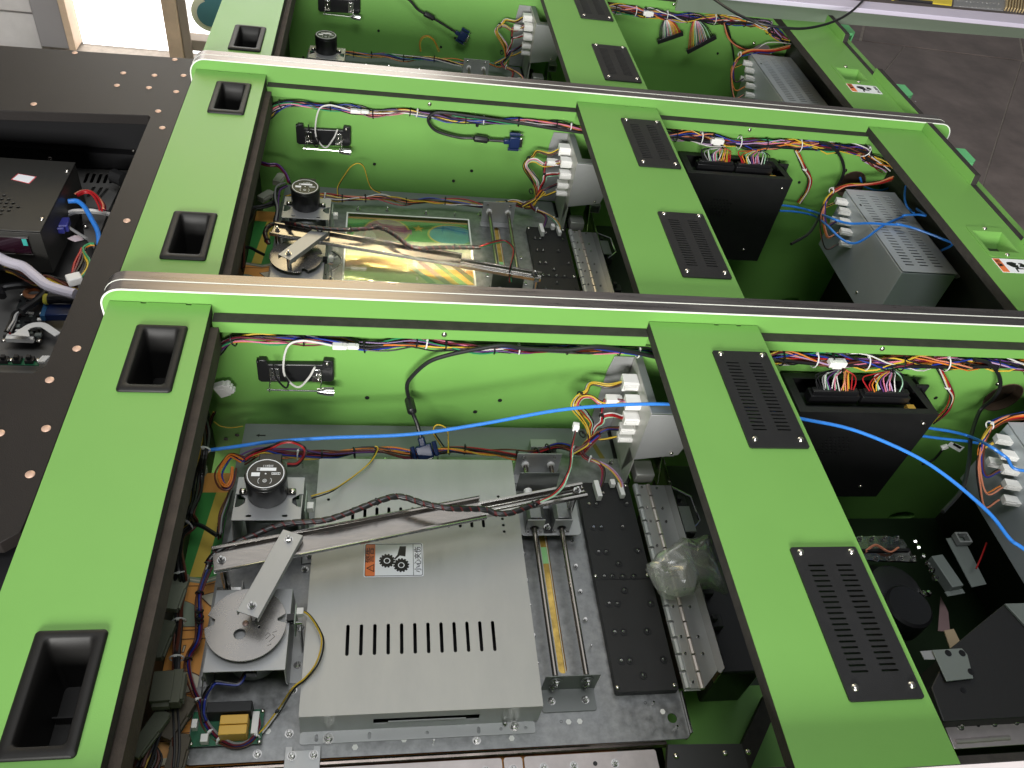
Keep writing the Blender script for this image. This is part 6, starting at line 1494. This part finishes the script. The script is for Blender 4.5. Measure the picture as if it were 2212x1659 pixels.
for i, p in enumerate(fcs):
    d = (fcs[min(i+1, len(fcs)-1)]-fcs[max(i-1, 0)]).normalized(); s = d.cross(Vector((0, 0, 1))).normalized()*(.0055 + .008*max(0, 1-i/6)); vs += [p-s, p+s, p+s+Vector((0, 0, .0012)), p-s+Vector((0, 0, .0012))]
part("flat_cable", MB().add(vs, [(i*4+k, i*4+(k+1) % 4, i*4+4+(k+1) % 4, i*4+4+k) for i in range(len(fcs)-1) for k in range(4)]), WHITEP, t)
p = zl(zz+.008, "M", 730, 890)[0]; part("monitor_plug", MB().obox(p, (.040, .028, .014), rz(R(4))), VGAB, t, bevel=.002)
p = zl(zz+.006, "M", 570, 890)[0]; part("socket", MB().obox(p, (.014, .030, .012), rz(R(4))), mat("blue socket", (.02,.09,.20), .4), t, bevel=.001)
wires(t, zl(zz+.01, "M", 250, 880, 190, 920, 160, 1000, 110, 1080, 90, 1120), ["white", "black", "grey", "black", "red", "white", "black"], .0014, .0055, .4, 7)
cable("audio_lead", "black ribbed plug lead with a yellow ring above the circuit board", "cable", zl(-.21, "M", 250, 880, 350, 810, 470, 720, 540, 620, 460, 560, 250, 560, 20, 600, 30, 700), .0062, RUBBER)
cable("audio_plug", "black ribbed audio plug lying right of the copper coil", "plug", zl(-.21, "M", 570, 730, 700, 720, 910, 730), .0085, RUBBER)
single("yellow_ring", MB().lathe([(.0088, -.003), (.0094, 0), (.0088, .003)], zl(-.21, "M", 562, 732)[0], 16, ry(R(90))), mat("yellow ring", (.75,.68,.08), .4), "thin yellow ring on the black audio plug", "ring")
t = thing("button_board", "green strip board with three black buttons at the bottom of the dark opening", "circuit board", zl(-.24, "M", 250, 1470)[0])
p0 = zl(-.235, "M", -100, 1490)[0]; p1 = zl(-.235, "M", 470, 1480)[0]
part("board", MB().box((p0.x, p1.y-.006, -.240), (p1.x, p1.y+.009, -.2384)), PCB, t)
for a in (50, 210, 360): q = zl(-.235, "M", a, 1465)[0]; part("button", MB().box((q.x-.006, q.y-.006, -.238), (q.x+.006, q.y+.006, -.232)).box((q.x-.003, q.y-.003, -.2319), (q.x+.003, q.y+.003, -.226)), BLACKS, t)
for a in (130, 455): put("screw", "pan_screw", t, zl(-.2384, "M", a, 1470)[0])
for a in (500, 530, 560): q = zl(-.235, "M", a, 1460)[0]; part("header", MB().obox(q, (.004, .014, .004), rz(R(-20))), WHITEP, t)
t = thing("paper_tag", "curled white paper tag below the navy plug at the left", "paper tag", zl(-.18, "L", 1010, 1520)[0]); a = zl(-.18, "L", 915, 1515, 1010, 1475, 1085, 1470, 1140, 1530, 1020, 1560); part("sheet", MB().prism([xy(a)], -.1808, -.18), mat("pinkish paper", (.62,.52,.56), .6), t)
cable("small_jack", "small round black microphone with a grey rim at the opening's right side", "microphone", zl(-.17, "L", 1540, 660, 1620, 690, 1690, 720), .0135, BLACKP)

# ================================================================ THINGS AT THE EDGES
# pale slab and crates at the top right
zs_ = .05
a = zP(zs_, "S", -260, -60, 540, 0, 2300, 160, 2300, 262, 460, 62, -260, -10)
t = thing("pale_slab", "long lilac-white slab edge crossing the top right corner", "slab", a[1])
sl_ = xy(zP(zs_, "S", -1400, -160, 2600, 190, 2600, 290, -1400, -98))
part("slab", MB().prism([sl_], zs_-.012, zs_), mat("lilac white slab", (.74,.68,.82), .4), t, bevel=.002)
s2_ = xy(zP(zs_-.03, "S", -1400, -40, 2600, 275, 2600, 300, -1400, -10))
part("under_board", MB().prism([xy(zP(zs_-.014, "S", -1400, -100, 2600, 280, 2600, 296, -1400, -40))], zs_-.05, zs_-.0125), mat("grey green rail", (.16,.20,.15), .5), t)  # grey green band under the slab
def crate(nm, lab, cat, m, pts, h, grp=None): 
    q = xy(zP(zs_, "S", *pts)); return single(nm, MB().prism([q], zs_+.0003, zs_+h), m, lab, cat, grp, bevel=.002, base=(q[0][0], q[0][1], zs_))
crate("yellow_sheet", "bright yellow sheet lying on the pale slab", "sheet", mat("bright yellow sheet", (.80,.62,.06), .5), (820, -80, 1470, -60, 1450, 68, 1250, 45, 1000, 18, 820, 8), .004)
t = thing("dark_strip", "thin black strip along the front of the yellow sheet", "strip", zP(zs_+.006, "S", 1000, 10)[0]); part("strip", MB().prism([xy(zP(zs_+.004, "S", 850, -12, 1250, 28, 1250, 48, 850, 6))], zs_+.0045, zs_+.008), BLACKS, t)
t = thing("tread_plate", "grey tread plate with slanting ribs beside the yellow sheet", "metal plate", zP(zs_, "S", 1700, 50)[0])
part("plate", MB().prism([xy(zP(zs_, "S", 1480, -60, 2060, -20, 1990, 118, 1470, 70))], zs_+.0003, zs_+.003), SHEET2, t)
for k in range(22):
    q = zP(zs_+.003, "S", 1530+22*(k % 11)*1.9+(k//11)*18, 5+55*(k//11)+3*(k % 11))[0]; part("rib", MB().obox(q, (.016, .0035, .0016), rz(R(55 if (k//2) % 2 else 35))), SHEET, t)
t = thing("gold_grille", "gold ribbed grille at the far top right corner", "grille", zP(zs_, "S", 2100, 60)[0])
for k in range(7): part("slat", MB().prism([xy(zP(zs_, "S", 2025+30*k, -60, 2040+30*k, -60, 2015+30*k, 118+4*k, 2000+30*k, 116+4*k))], zs_+.0003, zs_+.012), mat("pale gold slat", (.62,.48,.25), .35, .3), t, bevel=.001)
P = zP(.06, "C", 130, -60, 300, 60, 450, 135, 600, 172, 780, 185, 950, 150, 1080, 85, 1180, -10, 1200, -60)
cable("hanging_cable", "thin black cable sagging across the farthest cabinet at the top", "cable", P, .0032, RUBBER)
# second cable ends and specks on the floor
single("speck", MB().lathe([(.004,0),(.004,.002)], zP(FLOOR+.002, "S", 1075, 1065)[0], 8), WHITEP, "tiny white speck on the dark floor beside the farthest cabinet", "debris")

single("trim_reflection_strip", MB().box((.60, -.72, .0206), (1.30, -.6325, .0246)), mat("painted trim reflection", (.72,.66,.66), .45, var=.04), "pinkish white board edge along the bottom right corner", "board", base=(.60, -.72, .0206))  # added strip, the bright reflection on the near trim put in as colour
